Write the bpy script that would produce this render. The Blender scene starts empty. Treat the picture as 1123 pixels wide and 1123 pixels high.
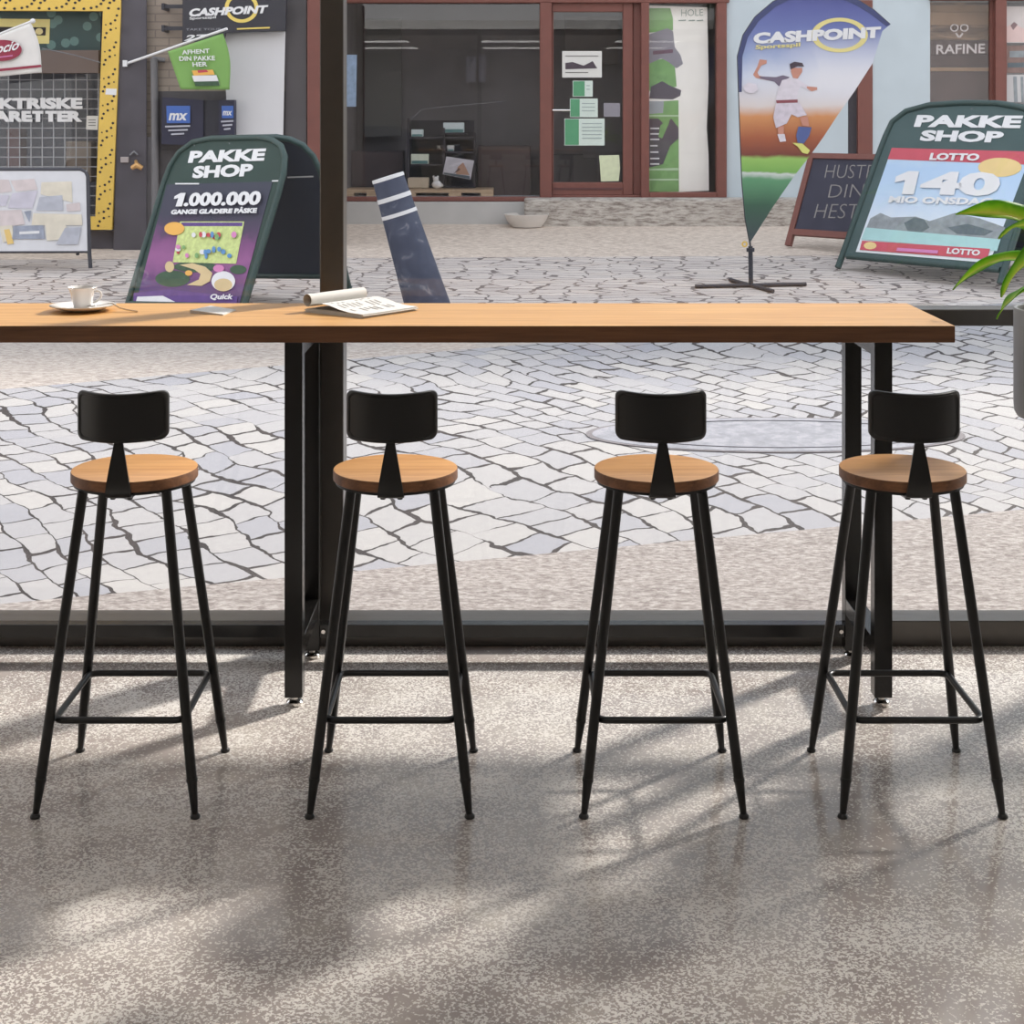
import bpy, bmesh, math, random
from mathutils import Vector, Matrix
random.seed(7)
S = bpy.context.scene
COL = S.collection
F, HC, CX, HY = 1680.0, 1.62, 561.5, 128.0      # focal length (px of 1123), eye height, principal point
SLOPE, Y0 = .055, 4.95                           # the street climbs gently away from the window

def gz(d): return SLOPE * (d - Y0)
def dg(py): return (HC + SLOPE * Y0) / ((py - HY) / F + SLOPE)      # distance of the street surface seen at row py
def P(px, py, d): return Vector(((px - CX) / F * d, d, HC - (py - HY) / F * d))
def lin(c): return c / 12.92 if c <= .04045 else ((c + .055) / 1.055) ** 2.4
def rgb(r, g, b): return (lin(r / 255), lin(g / 255), lin(b / 255), 1)

# ------------------------------------------------------------------ materials
MATS = {}
def mat(name, col, rough=.6, metal=0., spec=.5, var=.06, scale=9., bump=0., coat=0.):
    """plain surface whose colour wavers a little with a procedural noise"""
    if name in MATS: return MATS[name]
    m = bpy.data.materials.new(name); m.use_nodes = True
    n, l = m.node_tree.nodes, m.node_tree.links
    b = n['Principled BSDF']
    c = rgb(*col)
    tc = n.new('ShaderNodeTexCoord'); no = n.new('ShaderNodeTexNoise')
    no.inputs['Scale'].default_value = scale; no.inputs['Detail'].default_value = 4
    l.new(tc.outputs['Object'], no.inputs['Vector'])
    mx = n.new('ShaderNodeMix'); mx.data_type = 'RGBA'
    mx.inputs['A'].default_value = tuple(max(0, v * (1 - var * 2)) for v in c[:3]) + (1,)
    mx.inputs['B'].default_value = tuple(min(1, v * (1 + var * 2)) for v in c[:3]) + (1,)
    l.new(no.outputs['Fac'], mx.inputs['Factor']); l.new(mx.outputs['Result'], b.inputs['Base Color'])
    b.inputs['Roughness'].default_value = rough; b.inputs['Metallic'].default_value = metal
    b.inputs['Specular IOR Level'].default_value = spec
    if coat: b.inputs['Coat Weight'].default_value = coat; b.inputs['Coat Roughness'].default_value = .12
    if bump:
        bp = n.new('ShaderNodeBump'); bp.inputs['Strength'].default_value = bump; bp.inputs['Distance'].default_value = .01
        l.new(no.outputs['Fac'], bp.inputs['Height']); l.new(bp.outputs['Normal'], b.inputs['Normal'])
    MATS[name] = m
    return m

class NT:
    """small helper for node graphs"""
    def __init__(s, name):
        s.m = bpy.data.materials.new(name); s.m.use_nodes = True
        s.n, s.l = s.m.node_tree.nodes, s.m.node_tree.links
        s.b = s.n['Principled BSDF']; s.out = s.n['Material Output']; MATS[name] = s.m
    def new(s, t, **k):
        q = s.n.new('ShaderNode' + t)
        for a, v in k.items():
            if a in q.inputs: q.inputs[a].default_value = v
            else: setattr(q, a, v)
        return q
    def link(s, a, b): s.l.new(a, b)
    def coords(s, loc=(0, 0, 0), rot=(0, 0, 0), sc=(1, 1, 1), kind='Object'):
        t = s.new('TexCoord'); mp = s.new('Mapping')
        mp.inputs['Location'].default_value = loc; mp.inputs['Rotation'].default_value = rot; mp.inputs['Scale'].default_value = sc
        s.link(t.outputs[kind], mp.inputs['Vector']); return mp.outputs['Vector']
    def noise(s, v, scale, detail=4, rough=.5, dist=0.):
        q = s.new('TexNoise', Scale=scale, Detail=detail, Roughness=rough, Distortion=dist)
        s.link(v, q.inputs['Vector']); return q.outputs['Fac']
    def ramp(s, f, stops, interp='LINEAR'):
        q = s.new('ValToRGB'); q.color_ramp.interpolation = interp
        e = q.color_ramp.elements
        while len(e) < len(stops): e.new(.5)
        for i, (p, c) in enumerate(stops): e[i].position = p; e[i].color = c
        s.link(f, q.inputs['Fac']); return q.outputs['Color']
    def math(s, op, a, b=None, clamp=False):
        q = s.new('Math', operation=op, use_clamp=clamp)
        for i, v in enumerate((a, b)):
            if v is None: continue
            if isinstance(v, (int, float)): q.inputs[i].default_value = v
            else: s.link(v, q.inputs[i])
        return q.outputs[0]
    def mix(s, f, a, b, blend='MIX'):
        q = s.new('Mix', data_type='RGBA', blend_type=blend)
        for k, v in (('Factor', f), ('A', a), ('B', b)):
            if isinstance(v, (int, float, tuple)): q.inputs[k].default_value = v
            else: s.link(v, q.inputs[k])
        return q.outputs['Result']
    def bump(s, h, strength=.3, dist=.01):
        q = s.new('Bump', Strength=strength, Distance=dist)
        s.link(h, q.inputs['Height']); s.link(q.outputs['Normal'], s.b.inputs['Normal'])
def g(v): return (v, v, v, 1)

def concrete_floor():
    t = NT('polished_concrete')
    v = t.coords()
    big = t.noise(v, .9, 4, .6, .4); mid = t.noise(v, 5, 6, .6, .3); fine = t.noise(v, 60, 3, .6)
    base = t.ramp(mid, [(.3, rgb(158, 148, 144)), (.55, rgb(176, 167, 161)), (.75, rgb(196, 188, 177))])
    base = t.mix(t.math('MULTIPLY', fine, .25), base, rgb(142, 133, 130))
    vv = t.new('VectorMath', operation='ADD')
    wob = t.new('TexNoise', Scale=130, Detail=2); t.link(v, wob.inputs['Vector'])
    sc = t.new('VectorMath', operation='SCALE'); sc.inputs['Scale'].default_value = .012
    t.link(wob.outputs['Color'], sc.inputs[0]); t.link(v, vv.inputs[0]); t.link(sc.outputs[0], vv.inputs[1])
    vo = t.new('TexVoronoi', Scale=230, feature='F1'); t.link(vv.outputs[0], vo.inputs['Vector'])
    sep = t.new('SeparateColor'); t.link(vo.outputs['Color'], sep.inputs[0])
    dens = t.math('ADD', t.math('MULTIPLY', t.math('SUBTRACT', big, .5), 1.6), t.math('MULTIPLY', t.math('SUBTRACT', t.noise(v, 4.2, 3, .6), .5), 1.3))
    thr = t.math('ADD', dens, .38, True)
    fl = t.math('LESS_THAN', sep.outputs[0], thr)
    col = t.mix(fl, base, rgb(216, 211, 205))
    t.link(col, t.b.inputs['Base Color'])
    r = t.math('ADD', t.math('MULTIPLY', fl, .26), t.math('ADD', t.math('MULTIPLY', mid, .10), .08))
    t.link(r, t.b.inputs['Roughness']); t.b.inputs['Specular IOR Level'].default_value = .5
    t.bump(fl, .08, .002)
    return t.m

def wood(name, dark, light, along='x', rough=.42, grain=1., planks=None):
    t = NT(name)
    sc = (1.2, 26, 26) if along == 'x' else (26, 1.2, 26)
    v = t.coords(sc=sc)
    a = t.noise(v, 1.6 * grain, 6, .65, .6); b_ = t.noise(t.coords(sc=(sc[0] * 3, sc[1] * 4, sc[2] * 4)), 2.2, 3, .6)
    f = t.math('ADD', t.math('MULTIPLY', a, .75), t.math('MULTIPLY', b_, .25))
    c = t.ramp(f, [(.34, rgb(*dark)), (.52, tuple((rgb(*dark)[i] + rgb(*light)[i]) / 2 for i in range(3)) + (1,)), (.66, rgb(*light))])
    if planks:
        sx = t.new('SeparateXYZ'); t.link(t.coords(), sx.inputs[0])
        row = t.math('FLOOR', t.math('DIVIDE', sx.outputs['Y'], planks))
        wn = t.new('TexWhiteNoise', noise_dimensions='1D'); t.link(row, wn.inputs['W'])
        c = t.mix(t.math('MULTIPLY', wn.outputs['Value'], .22), c, rgb(*dark))
    t.link(c, t.b.inputs['Base Color']); t.b.inputs['Roughness'].default_value = rough
    t.bump(f, .12, .002)
    return t.m

def cobbles(name='street_cobbles', vs=6.0, sc_=(.8, 1.75, 1), rot=.42, jw=.06, tones=((158, 158, 162), (166, 165, 165), (176, 174, 172), (168, 163, 160)), jd=(30, 26, 30), jl=(88, 76, 72), wobble=.34):
    t = NT(name)
    v = t.coords(rot=(0, 0, rot), sc=(1, 1, 1));
    mp = t.new('Mapping'); mp.inputs['Scale'].default_value = sc_; t.link(v, mp.inputs['Vector']); v2 = mp.outputs['Vector']
    wob = t.new('TexNoise', Scale=1.1, Detail=3); t.link(v, wob.inputs['Vector'])
    sc = t.new('VectorMath', operation='SCALE'); sc.inputs['Scale'].default_value = wobble
    t.link(wob.outputs['Color'], sc.inputs[0])
    wf = t.new('TexNoise', Scale=9., Detail=3); t.link(v, wf.inputs['Vector'])
    sf = t.new('VectorMath', operation='SCALE'); sf.inputs['Scale'].default_value = .07; t.link(wf.outputs['Color'], sf.inputs[0])
    ad = t.new('VectorMath', operation='ADD'); t.link(v2, ad.inputs[0]); t.link(sc.outputs[0], ad.inputs[1])
    a2 = t.new('VectorMath', operation='ADD'); t.link(ad.outputs[0], a2.inputs[0]); t.link(sf.outputs[0], a2.inputs[1])
    e = t.new('TexVoronoi', Scale=vs, feature='DISTANCE_TO_EDGE', Randomness=.6, voronoi_dimensions='2D'); t.link(a2.outputs[0], e.inputs['Vector'])
    f1 = t.new('TexVoronoi', Scale=vs, feature='F1', Randomness=.6, voronoi_dimensions='2D'); t.link(a2.outputs[0], f1.inputs['Vector'])
    sep = t.new('SeparateColor'); t.link(f1.outputs['Color'], sep.inputs[0])
    fine = t.noise(v, 34, 5, .65)
    stone = t.ramp(sep.outputs[0], [(k / 3, rgb(*c)) for k, c in enumerate(tones)])
    stone = t.mix(t.math('MULTIPLY', fine, .4), stone, rgb(*[c - 34 for c in tones[0]]))
    wide = t.math('MULTIPLY', t.math('SUBTRACT', t.noise(v, 3.4, 3), .22), jw * 2.4)
    j = t.math('LESS_THAN', e.outputs['Distance'], wide)
    jc = t.mix(t.noise(v, 2.6, 2), rgb(*jd), rgb(*jl))
    t.link(t.mix(j, stone, jc), t.b.inputs['Base Color']); t.b.inputs['Roughness'].default_value = .8
    h = t.math('MINIMUM', t.math('MULTIPLY', e.outputs['Distance'], 9), 1.0)
    t.bump(t.math('ADD', h, t.math('MULTIPLY', fine, .12)), .3, .012)
    return t.m

def coursed():
    t = NT('street_cobbles')
    v = t.coords(rot=(0, 0, .86))
    def wob(vec, scale, amp, det=2):
        n = t.new('TexNoise', Scale=scale, Detail=det); t.link(t.coords(), n.inputs['Vector'])
        sb = t.new('VectorMath', operation='SUBTRACT'); t.link(n.outputs['Color'], sb.inputs[0]); sb.inputs[1].default_value = (.5, .5, .5)
        q = t.new('VectorMath', operation='SCALE'); q.inputs['Scale'].default_value = amp; t.link(sb.outputs[0], q.inputs[0])
        a = t.new('VectorMath', operation='ADD'); t.link(vec, a.inputs[0]); t.link(q.outputs[0], a.inputs[1]); return a.outputs[0]
    v = wob(v, .55, .9, 1); v = wob(v, 2.4, .16); v = wob(v, 11, .045, 3)
    br = t.new('TexBrick', Scale=1.0); br.offset = .5; t.link(v, br.inputs['Vector'])
    br.inputs['Brick Width'].default_value = .195; br.inputs['Row Height'].default_value = .15; br.inputs['Bias'].default_value = 0
    br.inputs['Color1'].default_value = rgb(150, 150, 156); br.inputs['Color2'].default_value = rgb(176, 172, 168)
    br.inputs['Mortar Smooth'].default_value = .1
    w = t.math('ADD', t.math('MULTIPLY', t.math('SUBTRACT', t.noise(t.coords(), 3.1, 3), .33), .036), .001)
    t.link(t.math('MAXIMUM', w, .0005), br.inputs['Mortar Size'])
    fine = t.noise(t.coords(), 30, 5, .65)
    stone = t.mix(t.math('MULTIPLY', fine, .45), br.outputs['Color'], rgb(132, 128, 130))
    jc = t.mix(t.noise(t.coords(), 2.3, 2), rgb(18, 15, 18), rgb(66, 56, 54))
    br.inputs['Mortar'].default_value = rgb(150, 146, 144)
    t.link(t.mix(br.outputs['Fac'], stone, jc), t.b.inputs['Base Color']); t.b.inputs['Roughness'].default_value = .8
    t.bump(t.math('SUBTRACT', t.math('MULTIPLY', fine, .15), br.outputs['Fac']), .35, .012)
    return t.m

def grit(name, c1, c2, c3, scale=26, stretch=(1, 1, 1), bump=.5):
    t = NT(name)
    v = t.coords(rot=(0, 0, .3), sc=stretch)
    a = t.noise(v, scale, 5, .7, .3); b_ = t.noise(v, scale * .12, 3, .6)
    c = t.ramp(a, [(.36, rgb(*c1)), (.5, rgb(*c2)), (.62, rgb(*c3))])
    c = t.mix(t.math('MULTIPLY', b_, .3), c, rgb(*c1))
    t.link(c, t.b.inputs['Base Color']); t.b.inputs['Roughness'].default_value = .85
    t.bump(a, bump, .012); return t.m

def setts(name, c1, c2, joint, sx=8., sy=5.):
    t = NT(name)
    v = t.coords(rot=(0, 0, .18))
    wob = t.new('TexNoise', Scale=2.5, Detail=2); t.link(v, wob.inputs['Vector'])
    sc = t.new('VectorMath', operation='SCALE'); sc.inputs['Scale'].default_value = .12
    t.link(wob.outputs['Color'], sc.inputs[0])
    ad = t.new('VectorMath', operation='ADD'); t.link(v, ad.inputs[0]); t.link(sc.outputs[0], ad.inputs[1])
    br = t.new('TexBrick', Scale=1.0); t.link(ad.outputs[0], br.inputs['Vector'])
    br.inputs['Color1'].default_value = rgb(*c1); br.inputs['Color2'].default_value = rgb(*c2); br.inputs['Mortar'].default_value = rgb(*joint)
    br.inputs['Brick Width'].default_value = 1 / sx; br.inputs['Row Height'].default_value = 1 / sy; br.inputs['Mortar Size'].default_value = .011
    a = t.noise(v, 40, 4, .7)
    c = t.mix(t.math('MULTIPLY', a, .5), br.outputs['Color'], rgb(*joint))
    t.link(c, t.b.inputs['Base Color']); t.b.inputs['Roughness'].default_value = .85
    t.bump(a, .4, .01); return t.m

def brick(name, c1, c2, joint, w=.24, h=.07):
    t = NT(name)
    tc = t.new('TexCoord'); s_ = t.new('SeparateXYZ'); t.link(tc.outputs['Object'], s_.inputs[0])
    cb = t.new('CombineXYZ'); t.link(s_.outputs['X'], cb.inputs['X']); t.link(s_.outputs['Z'], cb.inputs['Y'])
    br = t.new('TexBrick', Scale=1.0); t.link(cb.outputs[0], br.inputs['Vector'])
    br.inputs['Color1'].default_value = rgb(*c1); br.inputs['Color2'].default_value = rgb(*c2); br.inputs['Mortar'].default_value = rgb(*joint)
    br.inputs['Brick Width'].default_value = w; br.inputs['Row Height'].default_value = h; br.inputs['Mortar Size'].default_value = .006
    a = t.noise(tc.outputs['Object'], 14, 4, .7)
    t.link(t.mix(t.math('MULTIPLY', a, .4), br.outputs['Color'], rgb(*joint)), t.b.inputs['Base Color'])
    t.b.inputs['Roughness'].default_value = .85; t.bump(a, .3, .006); return t.m

def glass(name, tint=(1, 1, 1, 1), f0=.03):
    t = NT(name)
    tr = t.new('BsdfTransparent'); tr.inputs['Color'].default_value = tint
    gl = t.new('BsdfGlossy'); gl.inputs['Roughness'].default_value = .01
    ge = t.new('NewGeometry'); dt = t.new('VectorMath', operation='DOT_PRODUCT')      # reflectance of a thin sheet, the same from both sides
    t.link(ge.outputs['Normal'], dt.inputs[0]); t.link(ge.outputs['Incoming'], dt.inputs[1])
    k = t.math('POWER', t.math('SUBTRACT', 1.0, t.math('ABSOLUTE', dt.outputs['Value']), True), 5.0)
    fr = t.math('ADD', t.math('MULTIPLY', k, .8), f0); mx = t.new('MixShader')
    t.link(fr, mx.inputs[0]); t.link(tr.outputs[0], mx.inputs[1]); t.link(gl.outputs[0], mx.inputs[2])
    t.link(mx.outputs[0], t.out.inputs['Surface']); return t.m

def zprint(name, z0, z1, stops, noise=.12, nscale=5., rough=.7):
    """a printed design whose bands run across the cloth or sheet (local Z from z0 to z1)"""
    t = NT(name)
    v = t.coords(); s_ = t.new('SeparateXYZ'); t.link(v, s_.inputs[0])
    n_ = t.math('MULTIPLY', t.math('SUBTRACT', t.noise(v, nscale, 5, .65), .5), noise)
    f = t.math('ADD', t.math('DIVIDE', t.math('SUBTRACT', s_.outputs['Z'], z0), z1 - z0), n_, True)
    t.link(t.ramp(f, [(p, rgb(*c)) for p, c in stops]), t.b.inputs['Base Color']); t.b.inputs['Roughness'].default_value = rough
    return t.m

M_BLACK = mat('black_powder_coat', (19, 18, 17), .34, 0, .5, .05, 40)
M_BLACK2 = mat('black_satin_metal', (16, 15, 14), .42, 0, .5, .05, 40)
M_FRAME = mat('window_frame_dark_metal', (84, 80, 76), .3, .5, .5, .05, 20)
M_CHROME = mat('chrome', (215, 212, 208), .12, 1, .5, .02)
M_LEG = mat('black_gloss_enamel', (18, 17, 16), .2, 0, .5, .05, 40)
M_TOP = wood('oak_worktop', (184, 132, 76), (224, 176, 110), 'x', .4, 1, .11)
M_EDGE = wood('shaded_worktop_edge', (84, 54, 32), (124, 84, 54), 'x', .5)  # same oak as the top, the edge's shade put into its colour
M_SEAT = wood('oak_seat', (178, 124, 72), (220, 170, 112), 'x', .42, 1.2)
M_SEATEDGE = wood('shaded_seat_edge', (92, 58, 36), (140, 94, 60), 'x', .5)  # seat oak darkened: the shade on the rim is in the colour
M_PORC = mat('white_porcelain', (236, 234, 232), .18, 0, .5, .02, 6, 0, .4)
M_PAPER = mat('white_paper', (214, 212, 208), .7, 0, .3, .03, 20)
M_NEWS = mat('newsprint', (206, 202, 195), .8, 0, .3, .06, 30)
M_INK = mat('printed_grey', (120, 118, 116), .8)
M_GLASS = glass('clear_glass'); M_SGLASS = glass('shop_glass', (.95, .95, .96, 1), .05)
M_WHITE = mat('white_vinyl', (224, 223, 224), .6, 0, .3, .03)
M_BGREEN = mat('dark_green_enamel', (44, 68, 66), .45, 0, .5, .08)
M_BGREEN2 = mat('dark_green_panel', (66, 86, 86), .6, 0, .4, .1, 6)
M_NAVY = mat('navy_board', (56, 62, 76), .6, 0, .4, .1, 6)
M_BROWN = mat('red_brown_paint', (118, 72, 64), .55, 0, .4, .12, 14)
M_BROWN2 = mat('dark_red_brown_paint', (92, 56, 56), .6, 0, .4, .12, 14)
M_YELLOW = mat('yellow_paint', (220, 184, 88), .6, 0, .4, .06)
M_DOT = mat('black_paint', (40, 32, 38), .7)
M_CHARCOAL = mat('dark_stone', (82, 78, 84), .75, 0, .4, .25, 5, .3)
M_STONE2 = mat('grey_stone', (104, 100, 102), .8, 0, .4, .2, 8, .3)
M_STONE = grit('rough_ledge_stone', (120, 110, 102), (178, 170, 162), (202, 196, 188), 9, (1, 1, 5), .8)
M_PLASTER = mat('grey_render', (178, 176, 174), .85, 0, .3, .06, 6, .2)
M_BLUE = mat('pale_blue_render', (186, 196, 202), .85, 0, .3, .05, 4, .2)
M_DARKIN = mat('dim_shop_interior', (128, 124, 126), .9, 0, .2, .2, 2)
M_WOODP = wood('raw_pallet_wood', (176, 146, 114), (220, 192, 158), 'x', .7)
M_STEEL = mat('grey_steel', (128, 128, 132), .5, .4)

# ------------------------------------------------------------------ mesh helper
class MB:
    def __init__(s): s.bm = bmesh.new(); s.mi = 0
    def use(s, i): s.mi = i; return s
    def _f(s, vs):
        try: f = s.bm.faces.new(vs); f.material_index = s.mi; return f
        except ValueError: return None
    def box(s, x0, x1, y0, y1, z0, z1):
        c = [s.bm.verts.new((x, y, z)) for z in (z0, z1) for y in (y0, y1) for x in (x0, x1)]
        for q in ((0, 2, 3, 1), (4, 5, 7, 6), (0, 1, 5, 4), (2, 6, 7, 3), (0, 4, 6, 2), (1, 3, 7, 5)): s._f([c[i] for i in q])
        return s
    def pbox(s, x0, y0, x1, y1, d, t):
        a, b = P(x0, y1, d), P(x1, y0, d)
        return s.box(a.x, b.x, d, d + t, a.z, b.z)
    def hexa(s, a, b):
        """prism between two matching polygons"""
        va = [s.bm.verts.new(p) for p in a]; vb = [s.bm.verts.new(p) for p in b]
        n = len(a); s._f(va[::-1]); s._f(vb)
        for i in range(n): s._f([va[i], va[(i + 1) % n], vb[(i + 1) % n], vb[i]])
        return s
    def prism(s, pts, off):
        off = Vector(off); pts = [Vector(p) for p in pts]
        return s.hexa(pts, [p + off for p in pts])
    def tube(s, pts, r, n=12, closed=False, caps=True):
        pts = [Vector(p) for p in pts]; k = len(pts)
        rs = r if isinstance(r, (list, tuple)) else [r] * k
        rings = []; up = None
        for i, p in enumerate(pts):
            a = pts[i - 1] if (i or closed) else p; b = pts[(i + 1) % k] if (i < k - 1 or closed) else p
            t = (b - a).normalized()
            if up is None: up = t.orthogonal().normalized()
            up = (up - t * up.dot(t)).normalized(); sd = t.cross(up)
            rings.append([s.bm.verts.new(p + (up * math.cos(q) + sd * math.sin(q)) * rs[i]) for q in (2 * math.pi * j / n for j in range(n))])
        m = k if closed else k - 1
        for i in range(m):
            A, B = rings[i], rings[(i + 1) % k]
            if closed and i == k - 1:      # align the seam
                o = min(range(n), key=lambda o: (B[o].co - A[0].co).length); B = B[o:] + B[:o]
            for j in range(n): s._f([A[j], A[(j + 1) % n], B[(j + 1) % n], B[j]])
        if caps and not closed: s._f(rings[0][::-1]); s._f(rings[-1])
        return s
    def lathe(s, prof, n=48, c=(0, 0, 0), mats=None):
        c = Vector(c); rings = []
        for r, z in prof:
            if r < 1e-6: rings.append([s.bm.verts.new(c + Vector((0, 0, z)))])
            else: rings.append([s.bm.verts.new(c + Vector((r * math.cos(q), r * math.sin(q), z))) for q in (2 * math.pi * j / n for j in range(n))])
        for i in range(len(rings) - 1):
            if mats: s.mi = mats[i]
            A, B = rings[i], rings[i + 1]
            for j in range(n):
                j2 = (j + 1) % n
                if len(A) == 1 and len(B) == 1: continue
                if len(A) == 1: s._f([A[0], B[j2], B[j]])
                elif len(B) == 1: s._f([A[j], A[j2], B[0]])
                else: s._f([A[j], A[j2], B[j2], B[j]])
        return s
    def ball(s, c, r, sc=(1, 1, 1), n=12):
        k = n // 2
        prof = [(abs(r * math.sin(math.pi * i / k)) if 0 < i < k else 0, -r * math.cos(math.pi * i / k)) for i in range(k + 1)]
        b4 = len(s.bm.verts); s.lathe(prof, n); s.bm.verts.ensure_lookup_table()
        for v in s.bm.verts[b4:]: v.co = Vector((v.co.x * sc[0], v.co.y * sc[1], v.co.z * sc[2])) + Vector(c)
        return s
    def build(s, name, mats, parent=None, smooth=False, bevel=0., segs=2, angle=40, sub=0, weld=True):
        if weld: bmesh.ops.remove_doubles(s.bm, verts=s.bm.verts, dist=1e-5)
        bmesh.ops.recalc_face_normals(s.bm, faces=s.bm.faces)
        me = bpy.data.meshes.new(name); s.bm.to_mesh(me); s.bm.free()
        for m in (mats if isinstance(mats, (list, tuple)) else [mats]): me.materials.append(m)
        o = bpy.data.objects.new(name, me); COL.objects.link(o)
        if parent is not None: o.parent = parent
        if smooth:
            for p in me.polygons: p.use_smooth = True
        if bevel:
            b = o.modifiers.new('bevel', 'BEVEL'); b.width = bevel; b.segments = segs; b.limit_method = 'ANGLE'; b.angle_limit = math.radians(angle)
            b.harden_normals = False
        if sub:
            u = o.modifiers.new('sub', 'SUBSURF'); u.levels = sub; u.render_levels = sub
        if smooth and not sub:
            me.set_sharp_from_angle(angle=math.radians(angle))
        return o

def tag(o, label=None, cat=None, group=None, kind=None):
    if label: o['label'] = label
    if cat: o['category'] = cat
    if group: o['group'] = group
    if kind: o['kind'] = kind
    return o
def thing(name, label, cat, loc=(0, 0, 0), rz=0., group=None):
    o = bpy.data.objects.new(name, None); COL.objects.link(o); o.location = loc; o.rotation_euler = (0, 0, rz)
    o.empty_display_size = .1
    return tag(o, label, cat, group)
def shift(o, loc):
    """make the mesh (built in world coordinates) local to a base point"""
    o.data.transform(Matrix.Translation(-Vector(loc))); return o
def alone(o, loc): shift(o, loc); o.location = loc; return o
def struct(mb, name, m, **k): return tag(mb.build(name, m, **k), kind='structure')
def copy_tree(o, parent=None):
    c = o.copy(); COL.objects.link(c)
    if parent is not None: c.parent = parent
    for ch in [q for q in bpy.data.objects if q.parent == o]: copy_tree(ch, c)
    return c

class Plane:
    """a flat face standing in the place; uv() tells where on it a sight line lands"""
    def __init__(s, o, r, u, n): s.o, s.r, s.u, s.n = Vector(o), Vector(r), Vector(u), Vector(n)
    def uv(s, px, py):
        c = Vector((0, 0, HC)); dr = Vector(((px - CX) / F, 1, -(py - HY) / F))
        k = (s.o - c).dot(s.n) / dr.dot(s.n); q = c + dr * k - s.o
        return q.dot(s.r), q.dot(s.u)
    def at(s, a, b, h=0.): return s.o + s.r * a + s.u * b + s.n * h
    def px(s, x, y, h=0.): return s.at(*s.uv(x, y), h)
def front(d): return Plane((0, d, 0), (1, 0, 0), (0, 0, 1), (0, -1, 0))

def text_mesh(txt, bold=.03, shear=0., spacing=1.):
    cu = bpy.data.curves.new('t', 'FONT'); cu.body = txt; cu.offset = bold; cu.shear = shear; cu.space_character = spacing; cu.resolution_u = 3
    ob = bpy.data.objects.new('t', cu); COL.objects.link(ob)
    dgp = bpy.context.evaluated_depsgraph_get()
    me = bpy.data.meshes.new_from_object(ob.evaluated_get(dgp))
    bpy.data.objects.remove(ob); bpy.data.curves.remove(cu)
    return me
def lettering(pl, txt, bl, br, tl, m, parent, base, bold=.03, shear=0., h=.004, t=.002, spacing=1., name='lettering', uvs=False):
    """raised flat lettering laid on a face: its box has the corners bl, br, tl"""
    me = text_mesh(txt, bold, shear, spacing)
    xs = [v.co.x for v in me.vertices]; ys = [v.co.y for v in me.vertices]
    x0, x1, y0, y1 = min(xs), max(xs), min(ys), max(ys)
    if uvs: A, B, C = bl, br, tl
    else: A, B, C = pl.uv(*bl), pl.uv(*br), pl.uv(*tl)
    bm = bmesh.new(); bm.from_mesh(me); bpy.data.meshes.remove(me)
    for f in bm.faces: f.smooth = False
    for v in bm.verts:
        p, q = (v.co.x - x0) / (x1 - x0), (v.co.y - y0) / (y1 - y0)
        v.co = pl.at(A[0] + (B[0] - A[0]) * p + (C[0] - A[0]) * q, A[1] + (B[1] - A[1]) * p + (C[1] - A[1]) * q, h)
    r = bmesh.ops.extrude_face_region(bm, geom=bm.faces[:])
    for e in r['geom']:
        if isinstance(e, bmesh.types.BMVert): e.co += pl.n * t
    mb = MB(); mb.bm.free(); mb.bm = bm
    o = mb.build(name, m, parent, weld=False)
    return shift(o, base)
def patch(mb, pl, pts, h=.003, t=.0015):
    """a thin printed shape on a face, given by sight-line pixels"""
    a = [pl.px(x, y, h) for x, y in pts]
    return mb.prism(a, pl.n * t)
def ell(cx, cy, rx, ry, n=24, rot=0.):
    c, s_ = math.cos(rot), math.sin(rot)
    return [(cx + rx * math.cos(q) * c - ry * math.sin(q) * s_, cy + rx * math.cos(q) * s_ + ry * math.sin(q) * c) for q in (2 * math.pi * i / n for i in range(n))]
def ring(mb, pl, cx, cy, rx, ry, w, h=.003, t=.0015, n=40):
    for i in range(n):
        a, b = 2 * math.pi * i / n, 2 * math.pi * (i + 1) / n
        f = lambda q, k: (cx + (rx - k) * math.cos(q), cy + (ry - k * ry / rx) * math.sin(q))
        patch(mb, pl, [f(a, 0), f(b, 0), f(b, w), f(a, w)], h, t)

# ================================================================== the room
RX0, RX1, RY0, RY1, RH = -6.2, 5.2, -3.2, 4.684, 3.1
struct(MB().box(RX0, RX1, RY0, 4.82, -.12, 0), 'floor', concrete_floor())
struct(MB().box(RX0 - .2, RX1 + .2, RY0 - .2, 4.82, RH, RH + .15), 'ceiling', mat('ceiling_paint', (228, 226, 222), .9))
M_WALL = mat('pale_wall_paint', (205, 202, 198), .9)
struct(MB().box(RX0 - .2, RX0, RY0, 4.82, 0, RH), 'wall_left', M_WALL)
struct(MB().box(RX1, RX1 + .2, RY0, 4.82, 0, RH), 'wall_right', M_WALL)
struct(MB().box(RX0 - .2, RX1 + .2, RY0 - .2, RY0, 0, RH), 'wall_back', M_WALL)
EM = NT('fill_glow'); EM.b.inputs['Emission Color'].default_value = (1, .97, .94, 1); EM.b.inputs['Emission Strength'].default_value = 3.2; EM.b.inputs['Base Color'].default_value = g(.8)  # glowing fill panels added to brighten the room, never in view
for i, (x, y, w_) in enumerate(((-2.6, -1.6, 'back left'), (0, -1.6, 'back middle'), (2.6, -1.6, 'back right'), (-2.6, 1.2, 'front left'), (0, 1.2, 'front middle'), (2.6, 1.2, 'front right'))):
    t = thing('fill_panel', 'added white fill-light panel on the ceiling, ' + w_ + ' of the six', 'fill light', (x, y, RH), 0, 'added fill panels')
    MB().box(-.64, .64, -.34, .34, -.03, 0).build('housing', mat('fill_housing', (220, 220, 218), .5), t, bevel=.004)
    MB().box(-.6, .6, -.3, .3, -.036, -.03).build('diffuser', EM.m, t)
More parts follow.
